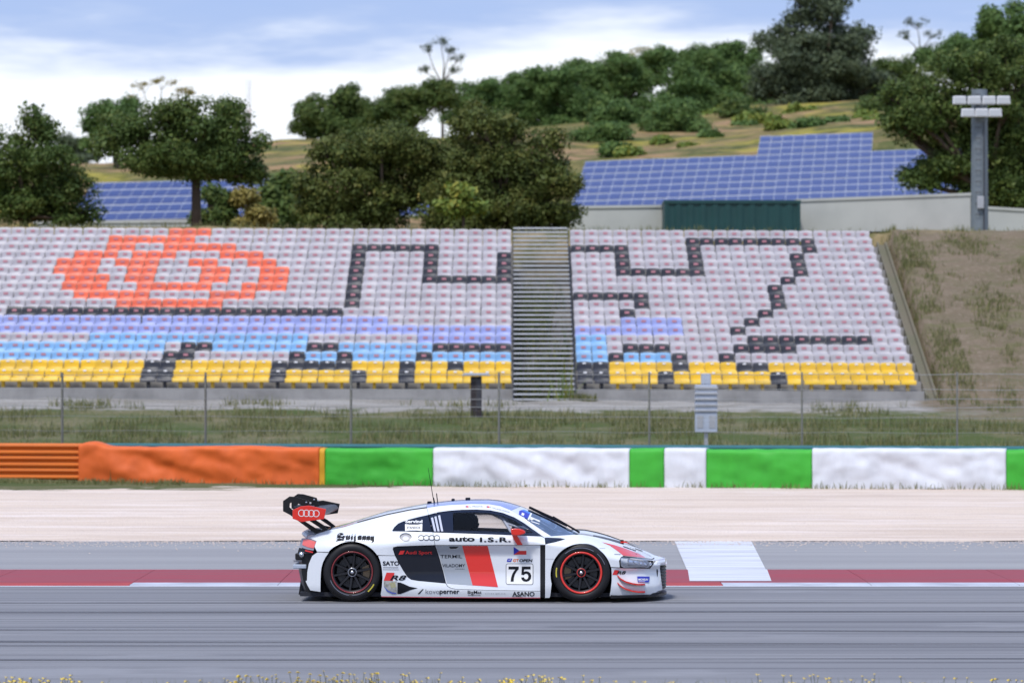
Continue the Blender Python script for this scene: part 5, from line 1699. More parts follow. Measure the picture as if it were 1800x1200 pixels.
# seat with head restraint wings (driver sits on the far side)
st_ = MB()
st_.prism([(-0.22, 0.18), (0.30, 0.16), (0.34, 0.26), (0.02, 0.30), (-0.10, 0.72), (-0.15, 1.02), (-0.22, 1.03)], 0.14, 0.60)
st_.build('racing_seat', M_int, car, bevel=0.03)
for y in (0.16, 0.56):
    MB().prism([(-0.22, 0.78), (0.03, 0.80), (0.07, 0.90), (-0.04, 1.02), (-0.22, 1.03)], y - 0.02, y + 0.02).build('head_restraint', M_int, car, bevel=0.01)
def cage(name, pts, r=0.02, m=M_cage):
    return MB().tube(pts, r, 8).build(name, m, car, smooth=True)
for s in (-1, 1):
    pa, pb, pc, pd = AT(868, 899.5, -0.56), AT(884, 910, -0.62), AT(903, 937, -0.72), AT(820, 897, -0.52)
    cage('cage_tube', [(p.x, s * abs(p.y) * -1 if s < 0 else abs(p.y), p.z) for p in (pd, pa, pb, pc)] if False else [(pd.x, s * 0.52, pd.z - 0.015), (pa.x, s * 0.56, pa.z - 0.01), (pb.x, s * 0.62, pb.z - 0.01), (pc.x, s * 0.72, pc.z - 0.03), (pc.x + 0.02, s * 0.72, 0.2)], 0.021)
    cage('cage_tube', [(-0.24, s * 0.55, 0.2), (-0.22, s * 0.55, 0.85), (-0.14, s * 0.52, 1.06), (pd.x, s * 0.52, pd.z - 0.015)], 0.021)
    cage('cage_tube', [(pb.x + 0.02, s * 0.64, pb.z - 0.05), (0.86, s * 0.70, 0.80)], 0.014)
cage('cage_tube', [(-0.14, -0.52, 1.06), (-0.14, 0.52, 1.06)], 0.02)
b = MB()
c0_ = Vector((0.52, 0.36, 0.78))
pts_ = [c0_ + Vector((0.05 * math.sin(a_), 0.15 * math.cos(a_), 0.13 * math.sin(a_))) for a_ in np.linspace(0, 2 * math.pi, 20)]
b.tube(pts_, 0.014, 6, caps=False)
b.tube([c0_, (0.80, 0.36, 0.74)], 0.025, 6)
b.build('steering_wheel', M_int, car, smooth=True)
# louvres behind the door glass, dark pillar, glass
panel('window_louvre_backing', [(754, 904.9), (778, 898.9), (796, 897.0), (797, 935.6), (761, 934.2)], M_navy, off=-0.012, mirror=True)
for k, px in enumerate((757.5, 763.5, 770.0)):
    dx = 5.5
    y0 = 909.5 - k * 2.0
    decal('window_louvre', [(px, y0), (px + 3.6, y0 - 0.8), (px + 3.6 + dx, 933.2), (px + dx, 933.0)], M_cage, belt, off=-0.006)
win = panel('side_window', [(797.4, 897.2), (812, 896.2), (838, 895.8), (862, 897.2), (884, 901.8), (904, 909.6), (922, 920.2), (938, 931.4), (951.6, 941.2), (900, 939.2), (850, 937.4), (797.4, 935.6)], M_glass, off=-0.012, mirror=True, thick=0.0)
for s in (1,):
    fr = [(797.4, 897.0), (812, 895.9), (838, 895.5), (862, 896.9), (884, 901.4), (904, 909.2), (922, 919.8), (938, 931.0), (952, 941.4)]
    panel('window_frit', fr + [(p[0] - 1.5, p[1] + 4.2) for p in fr[::-1]], M_navy, win, off=-0.009, thick=0.0)
    panel('window_frit', [(797.4, 931.6), (850, 933.0), (900, 935.0), (944, 936.6), (951.8, 941.4), (900, 939.4), (850, 937.6), (797.4, 935.8)], M_navy, win, off=-0.009, thick=0.0)

# --- wing
def wing_plate(name, px_poly, y, th, m, parent=None, bev=0.004, holes=None):
    poly = [(AT(p, q, y).x, AT(p, q, y).z) for p, q in px_poly]
    return MB().prism(poly, y - th / 2, y + th / 2).build(name, m, parent or car, bevel=bev)
EP = [(514.3, 896), (528, 889.5), (542.8, 888), (573.4, 894.3), (569.7, 911.7), (530, 917), (514.3, 911)]
wing = wing_plate('wing_end_plate', EP, -0.93, 0.012, M_redpaint)
poly = [(AT(p, q, -0.93).x, AT(p, q, -0.93).z) for p, q in EP]
MB().prism(poly, 0.924, 0.936).build('wing_end_plate', M_carbon, car, bevel=0.004)
# aerofoil
e0, e1 = AT(516, 897.5, -0.93), AT(571.5, 901.5, -0.93)
ch = (e1.x - e0.x)
air = []
for t, up in [(1, 0), (.97, .028), (.9, .05), (.75, .062), (.5, .055), (.25, .035), (0, .006), (0, -.004), (.25, .0), (.5, -.012), (.75, -.028), (.9, -.03), (.97, -.018)]:
    base = e0.z + (e1.z - e0.z) * t - 0.05 * math.sin(t * math.pi) * 0.7
    air.append((e0.x + ch * t, base + up))
MB().prism(air, -0.921, 0.921).build('wing_blade', M_carbon, car, angle=40)
MB().prism([(e0.x - 0.005, e0.z + 0.004), (e0.x + 0.012, e0.z + 0.004), (e0.x + 0.012, e0.z + 0.045), (e0.x - 0.005, e0.z + 0.05)], -0.919, 0.919).build('wing_gurney', M_carbon, car)
for y in (-0.50, 0.50):
    pl_ = [(551.2, 935.5), (515, 910.5), (497.6, 898), (497.6, 880), (509, 872), (519, 872.6), (543, 879.2), (545.5, 887.4), (548, 893.5), (541, 894), (536, 886.5), (513.5, 880.6), (509.6, 884.5), (509, 890.6), (513, 894.2), (530, 903.5), (545, 911.5), (577, 930), (562, 934.5)]
    # swan neck traced for the near one, so both take the same side shape
    poly = [(AT(p, q, -0.50).x, AT(p, q, -0.50).z) for p, q in pl_]
    # leave two slots in the leg by building it from bars
    def seg(a_, b_, wd):
        A, B = [Vector((AT(*q_, -0.5).x, AT(*q_, -0.5).z)) for q_ in (a_, b_)]
        t_ = (B - A).normalized(); n_ = Vector((-t_.y, t_.x)) * wd / 2
        return [A + n_, B + n_, B - n_, A - n_]
    b = MB()
    head = [(497.6, 898), (497.6, 880), (509, 872), (519, 872.6), (543, 879.2), (546, 888), (549, 897), (541, 897.5), (536, 888.5), (513.5, 881.6), (509.6, 884.5), (509, 890.6), (512.5, 894.2), (519, 898), (510, 904.5)]
    b.prism([(AT(p, q, -0.5).x, AT(p, q, -0.5).z) for p, q in head], y - 0.008, y + 0.008)
    for poly_px in ([(510, 904.5), (514.2, 901.8), (551.5, 925.5), (557, 929), (553.0, 936.5), (550.5, 934.5)],
                    [(519, 898), (524, 896.5), (563, 919.0), (577, 930), (569, 931.5), (548, 917.5)],
                    [(557, 929), (569, 931.5), (577, 930), (562, 935), (552.5, 937.5)],
                    [(528.5, 911), (533, 906.5), (537, 909), (532.5, 913.5)],
                    [(510.2, 904.3), (519, 898), (521, 899.5), (514.5, 902.0)]):
        b.prism([(AT(p, q, -0.5).x, AT(p, q, -0.5).z) for p, q in poly_px], y - 0.0078, y + 0.0078)
    py_ = b.build('wing_pylon', M_carbon, car)
    for (p, q) in ((546, 882.5), (553, 884.3)):
        c_ = AT(p, q, -0.5)
        MB().lathe([(0.0, -0.014), (0.011, -0.012), (0.011, 0.0)], (c_.x - 0.05, y - 0.008, c_.z), 10).build('bolt', M_alu, py_)
def EPS(px, py, off): return AT(px, py, -0.936 - off)
rings('ring_emblem', 530.0, 901.2, 5.9, 6.2, 8.6, 1.15, M_printw, wing, 0.002, EPS, slope=0.03)

# --- wheels
def wheel(cx_px, cy_px, side, stripe, stripe_w, label):
    c_ = AT(cx_px, cy_px, -0.9)
    cx, cz, yo = c_.x, 0.352, -0.972
    root = empty('wheel', (cx, 0, cz), car)
    if side > 0: root.rotation_euler = (0, 0, math.pi)
    root['label'] = label
    b = MB()
    b.lathe([(0.245, 0.035), (0.252, 0.012), (0.262, 0.004), (0.285, -0.002), (0.31, 0.002), (0.332, 0.016), (0.345, 0.036), (0.351, 0.065), (0.351, 0.27), (0.34, 0.30), (0.25, 0.31)], (0, yo, 0), 72)
    b.build('tyre', M_rubber, root, smooth=True)
    b = MB()
    b.lathe([(0.2495, 0.010), (0.2495 - stripe_w * 0.3, 0.003), (0.2495 - stripe_w, 0.006), (0.2495 - stripe_w - 0.004, 0.020)], (0, yo, 0), 72)
    b.build('rim_stripe', stripe, root, smooth=True)
    b = MB()
    r0 = 0.2495 - stripe_w - 0.004
    b.lathe([(r0, 0.020), (r0 - 0.012, 0.03), (r0 - 0.018, 0.09), (r0 - 0.02, 0.29)], (0, yo, 0), 72)
    nsp = 10
    for k in range(nsp):
        a_ = 2 * math.pi * (k + 0.3) / nsp
        ca, sa = math.cos(a_), math.sin(a_)
        def q(r, t, y): return (r * ca - t * sa, yo + y, r * sa + t * ca)
        vs = [q(0.05, -0.013, 0.045), q(0.05, 0.013, 0.045), q(r0 - 0.008, 0.010, 0.032), q(r0 - 0.008, -0.010, 0.032), q(0.05, -0.020, 0.085), q(0.05, 0.020, 0.085), q(r0 - 0.008, 0.016, 0.075), q(r0 - 0.008, -0.016, 0.075)]
        b.add(vs, [(0, 3, 2, 1), (4, 5, 6, 7), (0, 1, 5, 4), (1, 2, 6, 5), (2, 3, 7, 6), (3, 0, 4, 7)])
    b.lathe([(0.062, 0.09), (0.060, 0.045), (0.045, 0.036), (0.03, 0.036)], (0, yo, 0), 32)
    rim = b.build('rim', M_rim, root, angle=35)
    b = MB(); b.lathe([(0.052, 0.034), (0.050, 0.030), (0.046, 0.030), (0.045, 0.036)], (0, yo, 0), 40)
    b.build('hub_ring', stripe if stripe_w > 0.015 else M_alu, rim, smooth=True)
    b = MB(); b.lathe([(0.0, 0.006), (0.014, 0.008), (0.022, 0.018), (0.026, 0.036)], (0, yo, 0), 20)
    b.build('wheel_nut', M_alu, rim, smooth=True)
    b = MB(); b.lathe([(0.19, 0.16), (0.19, 0.13), (0.10, 0.13), (0.095, 0.15)], (0, yo, 0), 48)
    b.build('brake_disc', M_disc, root, smooth=False)
    b = MB()
    fwd = 1 if cx < 0 else -1
    for k in range(7):
        a0_ = R((-24 if fwd > 0 else 156) + k * 7); a1_ = a0_ + R(7)
        vs = []
        for a_ in (a0_, a1_):
            for (r_, y_) in ((0.125, 0.10), (0.205, 0.10), (0.205, 0.19), (0.125, 0.19)):
                vs.append((r_ * math.cos(a_), yo + y_, r_ * math.sin(a_)))
        b.add(vs, [(0, 1, 5, 4), (1, 2, 6, 5), (0, 4, 7, 3)] + ([(0, 3, 2, 1)] if k == 0 else []) + ([(4, 5, 6, 7)] if k == 6 else []))
    b.build('brake_caliper', mat('caliper_bronze', (0.22, 0.16, 0.10), 0.4, 0.5), root)
    b = MB(); b.lathe([(0.0, 0.20), (r0 - 0.02, 0.20)], (0, yo, 0), 32)
    b.build('wheel_back', M_int, root)
    return root
M_ringdark = mat('rim_stripe_dark_red', (0.20, 0.018, 0.022), 0.35, coat=0.5)
M_ringred = mat('rim_stripe_red', (0.72, 0.035, 0.022), 0.35, coat=0.5)
M_ymark = mat('tyre_yellow_marking', (0.55, 0.48, 0.05), 0.6)
wr = wheel(619.6, 1008, -1, M_ringdark, 0.014, 'rear wheel with thin dark red rim ring')
wf = wheel(1021.8, 1009.5, -1, M_ringred, 0.020, 'front wheel with bright red rim ring')
wheel(619.6, 1008, 1, M_ringdark, 0.014, 'far side rear wheel')
wheel(1021.8, 1009.5, 1, M_ringred, 0.020, 'far side front wheel')
def tyre_arc(w, a0, a1, m, r0=0.288, r1=0.302):
    vs, fs = [], []
    for k in range(9):
        a_ = R(a0 + (a1 - a0) * k / 8)
        for r_ in (r0, r1): vs.append((r_ * math.cos(a_), -0.9765, r_ * math.sin(a_)))
    for k in range(8): fs.append((2 * k, 2 * k + 1, 2 * k + 3, 2 * k + 2))
    mesh_obj('tyre_marking', vs, fs, m, w)
tyre_arc(wr, -50, -28, M_ymark); tyre_arc(wf, 168, 190, M_ymark)
M_tyre_t = mat('tyre_lettering', (0.16, 0.17, 0.22), 0.5)
tyre_arc(wr, 200, 262, M_tyre_t, 0.268, 0.276); tyre_arc(wr, -90, -55, M_tyre_t, 0.268, 0.274); tyre_arc(wf, 60, 130, M_tyre_t, 0.292, 0.300); tyre_arc(wf, 20, 50, M_tyre_t, 0.292, 0.298)
# wheel housings
for (p, q) in ((619.6, 1008), (1021.8, 1009.5)):
    c_ = AT(p, q, -0.9)
    for s in (-1, 1):
        b = MB()
        vs, fs = [], []
        for k in range(21):
            a_ = R(-15 + 210 * k / 20)
            for y in (0.60, 0.85):
                vs.append((c_.x + 0.385 * math.cos(a_), s * y, 0.352 + 0.385 * math.sin(a_)))
        for k in range(20): fs.append((2 * k, 2 * k + 1, 2 * k + 3, 2 * k + 2))
        mesh_obj('wheel_housing', vs, fs, M_int, car)

# --- mirror, canards, headlamp, wiper, roof bits
def hullbox(name, px_poly, y0, y1, m, bev, parent=None, sm=True):
    poly = [(AT(p, q, (y0 + y1) / 2).x, AT(p, q, (y0 + y1) / 2).z) for p, q in px_poly]
    return MB().prism(poly, y0, y1).build(name, m, parent or car, bevel=bev, seg=3, angle=60)
mir = hullbox('door_mirror', [(898, 928.8), (903, 928.2), (912, 928.3), (918, 929.8), (922.5, 932.2), (924.3, 934.8), (922.5, 937.2), (914, 939.6), (906, 940.6), (899.5, 938.4)], -1.10, -0.93, M_red, 0.025)
hullbox('mirror_stalk', [(899.5, 939), (909, 940), (919.0, 957.0), (909.5, 957.4), (904, 949)], -1.00, -0.965, M_red, 0.006, mir)
def canard(pts):
    vs, fs = [], []
    ln_ = resample(pts, 3.0, False)
    n = len(ln_)
    for i, (p, q) in enumerate(ln_):
        a0_ = S(p, q, -0.01); t = i / (n - 1)
        out = 0.075 * min(1, 0.25 + 2.5 * min(t, 1 - t * 0.8))
        vs += [a0_, Vector((a0_.x, a0_.y, a0_.z + 0.020)), Vector((a0_.x, a0_.y - out, a0_.z + 0.022)), Vector((a0_.x, a0_.y - out, a0_.z + 0.004))]
    for i in range(n - 1):
        for k in range(4):
            a_, b_ = 4 * i + k, 4 * i + (k + 1) % 4
            fs.append((a_, a_ + 4, b_ + 4, b_))
    fm = []
    for i in range(n - 1): fm += [0, 0, 0, 1]  # bottom faces black: shade under the blade put into the colour
    fs += [(0, 1, 2, 3), tuple(4 * (n - 1) + k for k in (3, 2, 1, 0))]
    fm += [0, 0]
    mesh_obj('canard', vs, fs, [M_red, M_black], car, False, fm)
canard([(1085.5, 1013.0), (1091, 1018.2), (1100, 1023.2), (1112, 1026.6), (1122, 1028), (1134, 1028)])
canard([(1085.5, 1025.8), (1091, 1031.0), (1100, 1036.0), (1112, 1039.6), (1122, 1041.0), (1134, 1041)])
HL = [(1090.2, 982), (1092.5, 978.6), (1096, 977.2), (1120, 979.6), (1147.6, 982.6), (1148.4, 985), (1143.4, 996.2), (1141, 997.6), (1096, 996.8), (1091, 994)]
hl = panel('headlamp', HL, M_chrome, off=-0.035, mirror=True, thick=0.02, rim=M_black)
decal('lamp_reflector', [(1104, 981.6), (1145, 985), (1141.6, 994.4), (1104, 993.4)], mat('lamp_inner_grey', (0.38, 0.38, 0.42), 0.3, 0.4), hl, off=-0.030, grid=5)
stroke_decal('light_strip', [(1113, 984), (1118.5, 991), (1122, 985.5)], 1.6, M_chrome, hl, off=-0.024)
stroke_decal('light_strip', [(1100, 994.4), (1139, 995.0), (1144.6, 985.6), (1108, 981.0)], 1.5, M_printw, hl, off=-0.024)
decal('light_unit', arc(1126.5, 989.5, 1.9, 0, 345, 14), M_chrome, hl, off=-0.022, grid=0)
decal('lamp_bezel', [(1091.4, 981), (1104, 981.4), (1102, 985), (1104.5, 988), (1101.5, 992), (1104, 994.6), (1092, 993.6)], M_paint, hl, off=-0.026, grid=4)
panel('lamp_cover', HL, M_lens2, hl, off=-0.004, thick=0.0)
# wiper parked along the middle of the windscreen
wp_ = [AT(p, q - 1.2, -0.02) for p, q in ((930, 895), (958, 908.5), (980, 918.5), (997, 927.8))]
b = MB().tube([Vector((p.x, -0.02, p.z + 0.02)) for p in wp_], [0.016, 0.02, 0.022, 0.014], 6)
wi = b.build('wiper', M_print, car)
a0_, a1_ = AT(972, 914, -0.02), AT(1019, 937.5, -0.02)
MB().tube([(a0_.x, -0.02, a0_.z + 0.045), (a1_.x, -0.02, a1_.z + 0.015)], [0.010, 0.014], 6).build('wiper_arm', M_print, wi)
# aerials and roof blocks
for (p0, p1, r0, r1, nm_) in (((763.5, 884), (752.5, 822), 0.006, 0.0025, 'whip_aerial'), ((763.6, 883.5), (762.6, 874), 0.016, 0.003, 'aerial'), ((769.6, 883.2), (767.3, 866.5), 0.007, 0.006, 'aerial')):
    a_, c_ = AT(*p0, 0.0), AT(*p1, 0.0)
    MB().tube([(a_.x, 0, a_.z - 0.02), (c_.x, 0, c_.z)], [r0, r1], 6).build(nm_, M_print, car)
for (p0, p1, q0, q1) in ((751.5, 758.5, 880.6, 884.6), (794, 799, 876, 880.5), (818.5, 826.5, 874.2, 878.5)):
    a_, c_ = AT(p0, q1, 0), AT(p1, q0, 0)
    MB().box(a_.x, c_.x, -0.06, 0.06, a_.z - 0.02, c_.z).build('roof_block', M_print, car, bevel=0.006)
# hood details: centre vent, pins, slots
def hood_pt(px, py, y): return AT(px, py, y)
hv_ = [(1036, 938.4), (1046, 939.6), (1092, 950.4), (1093, 953.4), (1050, 944.6), (1037, 941.5)]
vs = []
near_y, far_y = -0.42, 0.42
c0_, c1_ = AT(1046, 942.2, 0), AT(1094, 953.8, 0)
m_hv = []
for i in range(9):
    t = i / 8
    px = 1043 + (1093 - 1043) * t
    cz = AT(px, float(np.interp(px, [1030, 1045, 1060, 1080, 1100], [940, 942, 945, 950, 955.5])), 0)
    for y in (-0.40, -0.2, 0, 0.2, 0.40):
        m_hv.append((cz.x, y, cz.z + 0.012 - 0.05 * (y / 0.6) ** 2))
mesh_obj('hood_vent', m_hv, [(i * 5 + k, (i + 1) * 5 + k, (i + 1) * 5 + k + 1, i * 5 + k + 1) for i in range(8) for k in range(4)], M_carbon, hood, True)
c_ = AT(1093.5, 950.5, -0.1)
MB().box(c_.x - 0.02, c_.x + 0.02, -0.13, -0.07, c_.z - 0.05, c_.z + 0.015).build('hood_pin', M_print, hood, bevel=0.006)
decal('vent_slot', [(1095, 958.6), (1118, 966.6), (1117.5, 968.2), (1096, 960.6)], M_print, ffen, off=0.010)
decal('vent_slot', [(1115.5, 962.6), (1130, 967.4), (1129, 968.6), (1116, 963.8)], M_print, ffen, off=0.010)

# --- livery and lettering
decal('red_stripe', [(1058, 952.0), (1080, 957.2), (1100, 963.6), (1122, 972.2), (1135, 978.6), (1132, 979.4), (1095.5, 975.6), (1086, 968), (1072, 958)], M_red, ffen, off=0.008, grid=2.2)
decal('hood_red_patch', [(1091, 951.0), (1099, 950.8), (1107, 954.4), (1098, 953.4), (1090.5, 953.6)], M_red, hood, off=0.0, surf=lambda p, q, o: AT(p, q, -0.30))
decal('silver_field', [(766.4, 958.8), (812.2, 958.8), (830.4, 1027.9), (785.6, 1024.6), (780.4, 1005), (773.4, 980)], M_silver, door, off=-0.0150)
decal('red_field', [(812.4, 958.8), (857.2, 958.8), (875.4, 1031.2), (830.6, 1028.0)], M_red, door, off=-0.0150)
decal('handle_recess', [(789, 960.4), (806.5, 960.2), (801.5, 963.6), (792, 963.8)], M_black, door, off=-0.0125)
stroke_decal('handle_bar', [(790, 964.6), (802.5, 964.2), (807, 960.6)], 0.9, M_alu, door, off=-0.010)
decal('lower_blade_patch', [(698.4, 1022.8), (704, 1023.2), (712, 1026.4), (720, 1030.2), (734.2, 1033), (722, 1036.2), (712, 1040.2), (704, 1043.2), (698.4, 1043.4)], M_print, sill)
decal('picture_patch', [(674.6, 1020), (697.4, 1021), (697.4, 1043.2), (690, 1043.6), (680, 1038), (674.4, 1030)], mat('patch_grey', (0.42, 0.42, 0.40), 0.5, var=0.9, vscale=30, vcol=(0.12, 0.12, 0.10)), sill)
decal('picture_patch', [(684, 1024), (694, 1022.5), (696.5, 1031), (688, 1033)], mat('patch_olive', (0.40, 0.38, 0.22), 0.5, var=0.6, vscale=30), sill, off=0.0045)
decal('picture_patch', [(674.6, 1029), (682, 1037), (690, 1040.4), (696.6, 1041.2), (696, 1043.2), (689, 1043.0), (680, 1038.6)], mat('patch_blue', (0.10, 0.14, 0.50), 0.5), sill, off=0.0055)
stroke_decal('pin_stripe', [(670.6, 1047.8), (760, 1049.0), (860, 1049.8), (949.4, 1050.0)], 1.3, M_pinstripe, sill, off=0.003)
stroke_decal('engine_cover_seam', [(628, 917.6), (655, 910.2), (680, 903.6), (720, 895.4), (750, 891.2)], 1.6, M_gap, quarter, off=0.006)
stroke_decal('body_seam', [(1074.5, 996.3), (1092, 997.2)], 0.8, M_gap, bump, off=0.004)
stroke_decal('body_seam', [(958.8, 981.8), (974, 982)], 0.5, M_lampgrey, ffen)
stroke_decal('body_seam', [(1054, 962.9), (1064, 963.2)], 0.5, M_lampgrey, ffen)
decal('body_marker', [(1080, 972.8), (1091, 973.2), (1091, 974.6), (1080, 974.2)], M_lampgrey, ffen)
b = MB()
fc = panel('fuel_cap', smooth_poly([(713 + 10.8 * math.cos(a_), 943.4 + 7.2 * math.sin(a_)) for a_ in np.linspace(0, 2 * math.pi, 24)[:-1]]), M_black, quarter, off=0.003, thick=0.0, grid=3)
decal('fuel_cap_ring', [(713 + 9.6 * math.cos(a_), 944.2 + 6.2 * math.sin(a_)) for a_ in np.linspace(0, 2 * math.pi, 24)[:-1]], mat('cap_grey', (0.24, 0.24, 0.26), 0.4), quarter, off=0.005, grid=3)
decal('fuel_cap_plug', [(713 + 5.6 * math.cos(a_), 945.4 + 4.2 * math.sin(a_)) for a_ in np.linspace(0, 2 * math.pi, 20)[:-1]], mat('plug_grey', (0.48, 0.48, 0.53), 0.4), quarter, off=0.007, grid=3)

# blackletter sponsor name drawn with a broad nib
def nib_word(name, strokes, box, m, parent, nib=(0.085, 0.075)):
    vs, fs = [], []
    W_, H_ = box[2] - box[0], box[3] - box[1]
    off = 0.004
    for st in strokes:
        for i in range(len(st) - 1):
            (ax, ay), (bx, by) = st[i], st[i + 1]
            def mp(x, y): return S(box[0] + x * W_, box[1] + y * H_, off)
            nx_, ny_ = nib[0] * 0.22, nib[1] * 1.0
            q = [(ax - nx_, ay + ny_), (ax + nx_, ay - ny_), (bx + nx_, by - ny_), (bx - nx_, by + ny_)]
            b0 = len(vs)
            vs += [mp(*p) for p in q]
            fs.append((b0, b0 + 1, b0 + 2, b0 + 3))
    mesh_obj(name, vs, fs, m, parent)
def minim(x, t=0.28, b_=0.78):
    return [(x - 0.012, t + 0.04), (x + 0.008, t + 0.10), (x, t + 0.12), (x, b_ - 0.08), (x + 0.02, b_)]
def thickv(x, t, b_): return [[(x + k * 0.008, t), (x + k * 0.008, b_)] for k in (-1, 0, 1)]
sv = [[(0.17, 0.10), (0.11, 0.02), (0.05, 0.10), (0.04, 0.28), (0.12, 0.42), (0.18, 0.52), (0.20, 0.66), (0.14, 0.80), (0.06, 0.84), (0.0, 0.92)], [(0.19, 0.14), (0.10, 0.20), (0.03, 0.36)], [(0.02, 0.48), (0.12, 0.52)], [(0.02, 0.72), (0.10, 0.70), (0.20, 0.80)], [(0.24, 0.44), (0.17, 0.34)]]
word = list(sv)
for (x, t, b_) in ((0.285, .30, .70), (0.345, .30, .70), (0.42, .34, .74), (0.50, .34, .95), (0.60, .34, .74), (0.655, .34, .74), (0.72, .36, .76), (0.775, .36, .76), (0.835, .38, .78), (0.885, .38, .78), (0.945, .40, .80), (0.99, .40, 1.0)):
    word += thickv(x, t, b_) + [[(x - 0.022, t + 0.05), (x + 0.012, t)], [(x - 0.01, b_), (x + 0.024, b_ - 0.05)]]
word += [[(0.42, 0.18), (0.435, 0.16)], [(0.50, 0.18), (0.515, 0.16)], [(0.285, 0.70), (0.345, 0.66)], [(0.60, .34), (0.655, .34)], [(0.60, .72), (0.655, .70)], [(0.72, .40), (0.775, .36)], [(0.835, .42), (0.885, .38)], [(0.945, .80), (0.99, .76)], [(0.99, 1.0), (0.95, 1.04)], [(0.50, .95), (0.46, 1.0)]]
nib_word('sponsor_lettering', word, (591, 936.5, 656.5, 951.5), M_print, quarter)
stroke_decal('lettering_underline', [(606, 950.2), (626, 949.8)], 0.5, M_print, quarter)
stroke_decal('lettering_underline', [(632, 950.0), (650, 951.6)], 0.5, M_print, quarter)
text_decal('window_lettering', 'Servind', (712.5, 913.0, 742.5, 918.6), M_printw, qwin, 0.03, off=-0.002)
decal('window_sticker', [(712, 920.4), (720, 921.4), (734, 921.4), (742.4, 920.2), (742, 932.8), (733, 931.6), (720, 931.6), (712.2, 932.8)], M_printw, qwin, off=-0.003)
text_decal('sticker_lettering', 'STANDOX', (715, 924.6, 739.5, 928.8), M_print, qwin, 0.02, off=-0.001)
rings('ring_emblem', 740.3, 944.6, 5.6, 4.8, 9.2, 1.15, M_print, quarter, off=0.004)
text_decal('team_lettering', 'auto', (789, 942.4, 834.5, 951.0), M_print, belt, 0.035)
text_decal('team_lettering', 'I.S.R.', (843.5, 943.4, 897.8, 952.2), M_print, belt, 0.035, space=1.15)
decal('sport_logo', [(703.5, 967.6), (711.5, 966.9), (708.5, 973.6), (700.5, 974.2)], M_printr, blade)
text_decal('sport_lettering', 'Audi Sport', (712.5, 967.2, 759.5, 975.2), M_printr, blade, 0.012)
text_decal('sponsor_lettering', 'TERMIL', (773.8, 974.6, 812.5, 980.4), M_print, door, 0.008, off=-0.0125)
text_decal('sponsor_lettering', 'VILADOMY', (777.4, 990.6, 817.6, 996.2), M_print, door, 0.012, off=-0.0125)
text_decal('sponsor_lettering', 'JABLUNKA', (800, 998.6, 816.8, 1000.2), M_print, door, 0.01, off=-0.0125)
text_decal('sponsor_lettering', 'SATO', (672.8, 985.6, 702.0, 993.4), M_print, sill, 0.03)
stroke_decal('small_print', [(673, 996.6), (700, 996.8)], 1.1, M_lampgrey, sill)
stroke_decal('small_print', [(673, 1000.2), (701, 1000.4)], 0.8, M_lampgrey, sill)
decal('model_badge', [(679.5, 1005.6), (693.4, 1006.0), (690.5, 1020.2), (674.4, 1019.8)], M_printr, sill)
text_decal('model_lettering', 'R8', (685.5, 1010.4, 714.6, 1019.4), M_print, sill, 0.025, 0.3, off=0.006)
decal('sponsor_slash', [(742.6, 1034.6), (744.8, 1034.6), (737.4, 1043.2), (734.0, 1043.2)], M_print, sill)
text_decal('sponsor_lettering', 'kovo', (748, 1034.8, 772.4, 1042.8), M_lampgrey, sill, 0.0)
text_decal('sponsor_lettering', 'perner', (772.8, 1037.0, 807.8, 1045.2), M_print, sill, 0.022)
text_decal('sponsor_lettering', 'BigMat', (822, 1037.2, 846.4, 1045.0), M_print, sill, 0.012)
stroke_decal('lettering_underline', [(822, 1045.6), (845, 1045.8)], 0.7, M_print, sill)
text_decal('sponsor_lettering', 'a l i r e a  spol. s r.o.', (853, 1041.0, 889, 1044.4), M_lampgrey, sill, 0.0)
text_decal('sponsor_lettering', 'ASANO', (900.6, 1039.2, 939.6, 1047.4), M_print, sill, 0.022)
stroke_decal('lettering_underline', [(900, 1048.0), (919, 1048.2)], 0.7, M_print, sill)
FO = -0.0145
decal('flag_white', [(903.0, 960.6), (925.2, 960.8), (925.2, 967.4), (903.0, 967.4)], M_printw, door, off=FO)
decal('flag_red', [(903.0, 967.4), (925.2, 967.4), (925.2, 974.2), (903.0, 974.2)], M_printr, door, off=FO)
decal('flag_blue', [(903.0, 960.6), (913.2, 967.4), (903.0, 974.2)], M_printb, door, off=FO + 0.0015)
decal('series_logo', [(892.5, 981.0), (900.4, 981.0), (898.4, 986.6), (890.6, 986.6)], M_printb, door, off=FO)
stroke_decal('series_logo_mark', [(893.5, 983.4), (896.8, 983.6), (898.2, 981.8)], 0.8, M_printw, door, off=FO + 0.0015)
text_decal('series_lettering', 'GT', (901.6, 981.6, 912.2, 987.0), M_printo, door, 0.03, 0.15, off=FO)
text_decal('series_lettering', 'OPEN', (912.8, 981.9, 936.0, 987.3), M_print, door, 0.03, 0.15, off=FO)
rr_ = arc(933.6, 993.6, 3.4, 0, 90, 5) + arc(893.0, 993.6, 3.4, 90, 180, 5) + arc(893.0, 1023.0, 3.4, 180, 270, 5) + arc(933.6, 1023.4, 3.4, 270, 360, 5)
stroke_decal('number_frame', rr_, 0.75, M_print, door, off=FO, closed=True)
decal('number_field', [(893.0 + (p - 893.0) * 0.985, q * 0.999 + 1.0) for p, q in rr_], M_printw, door, off=FO - 0.001)
def digit(name, strokes):
    for i, poly in enumerate(strokes): decal(name, poly, M_print, door, off=FO + 0.0015 + 0.0003 * i, grid=0)
digit('race_number', [[(893.8, 995.0), (911.8, 995.0), (911.8, 999.4), (908.2, 1003.4), (905.2, 1008.6), (903.4, 1014.6), (902.8, 1021.4), (897.6, 1021.4), (898.4, 1014.6), (900.4, 1008.4), (903.4, 1003.2), (906.0, 1000.0), (893.8, 1000.0)]])
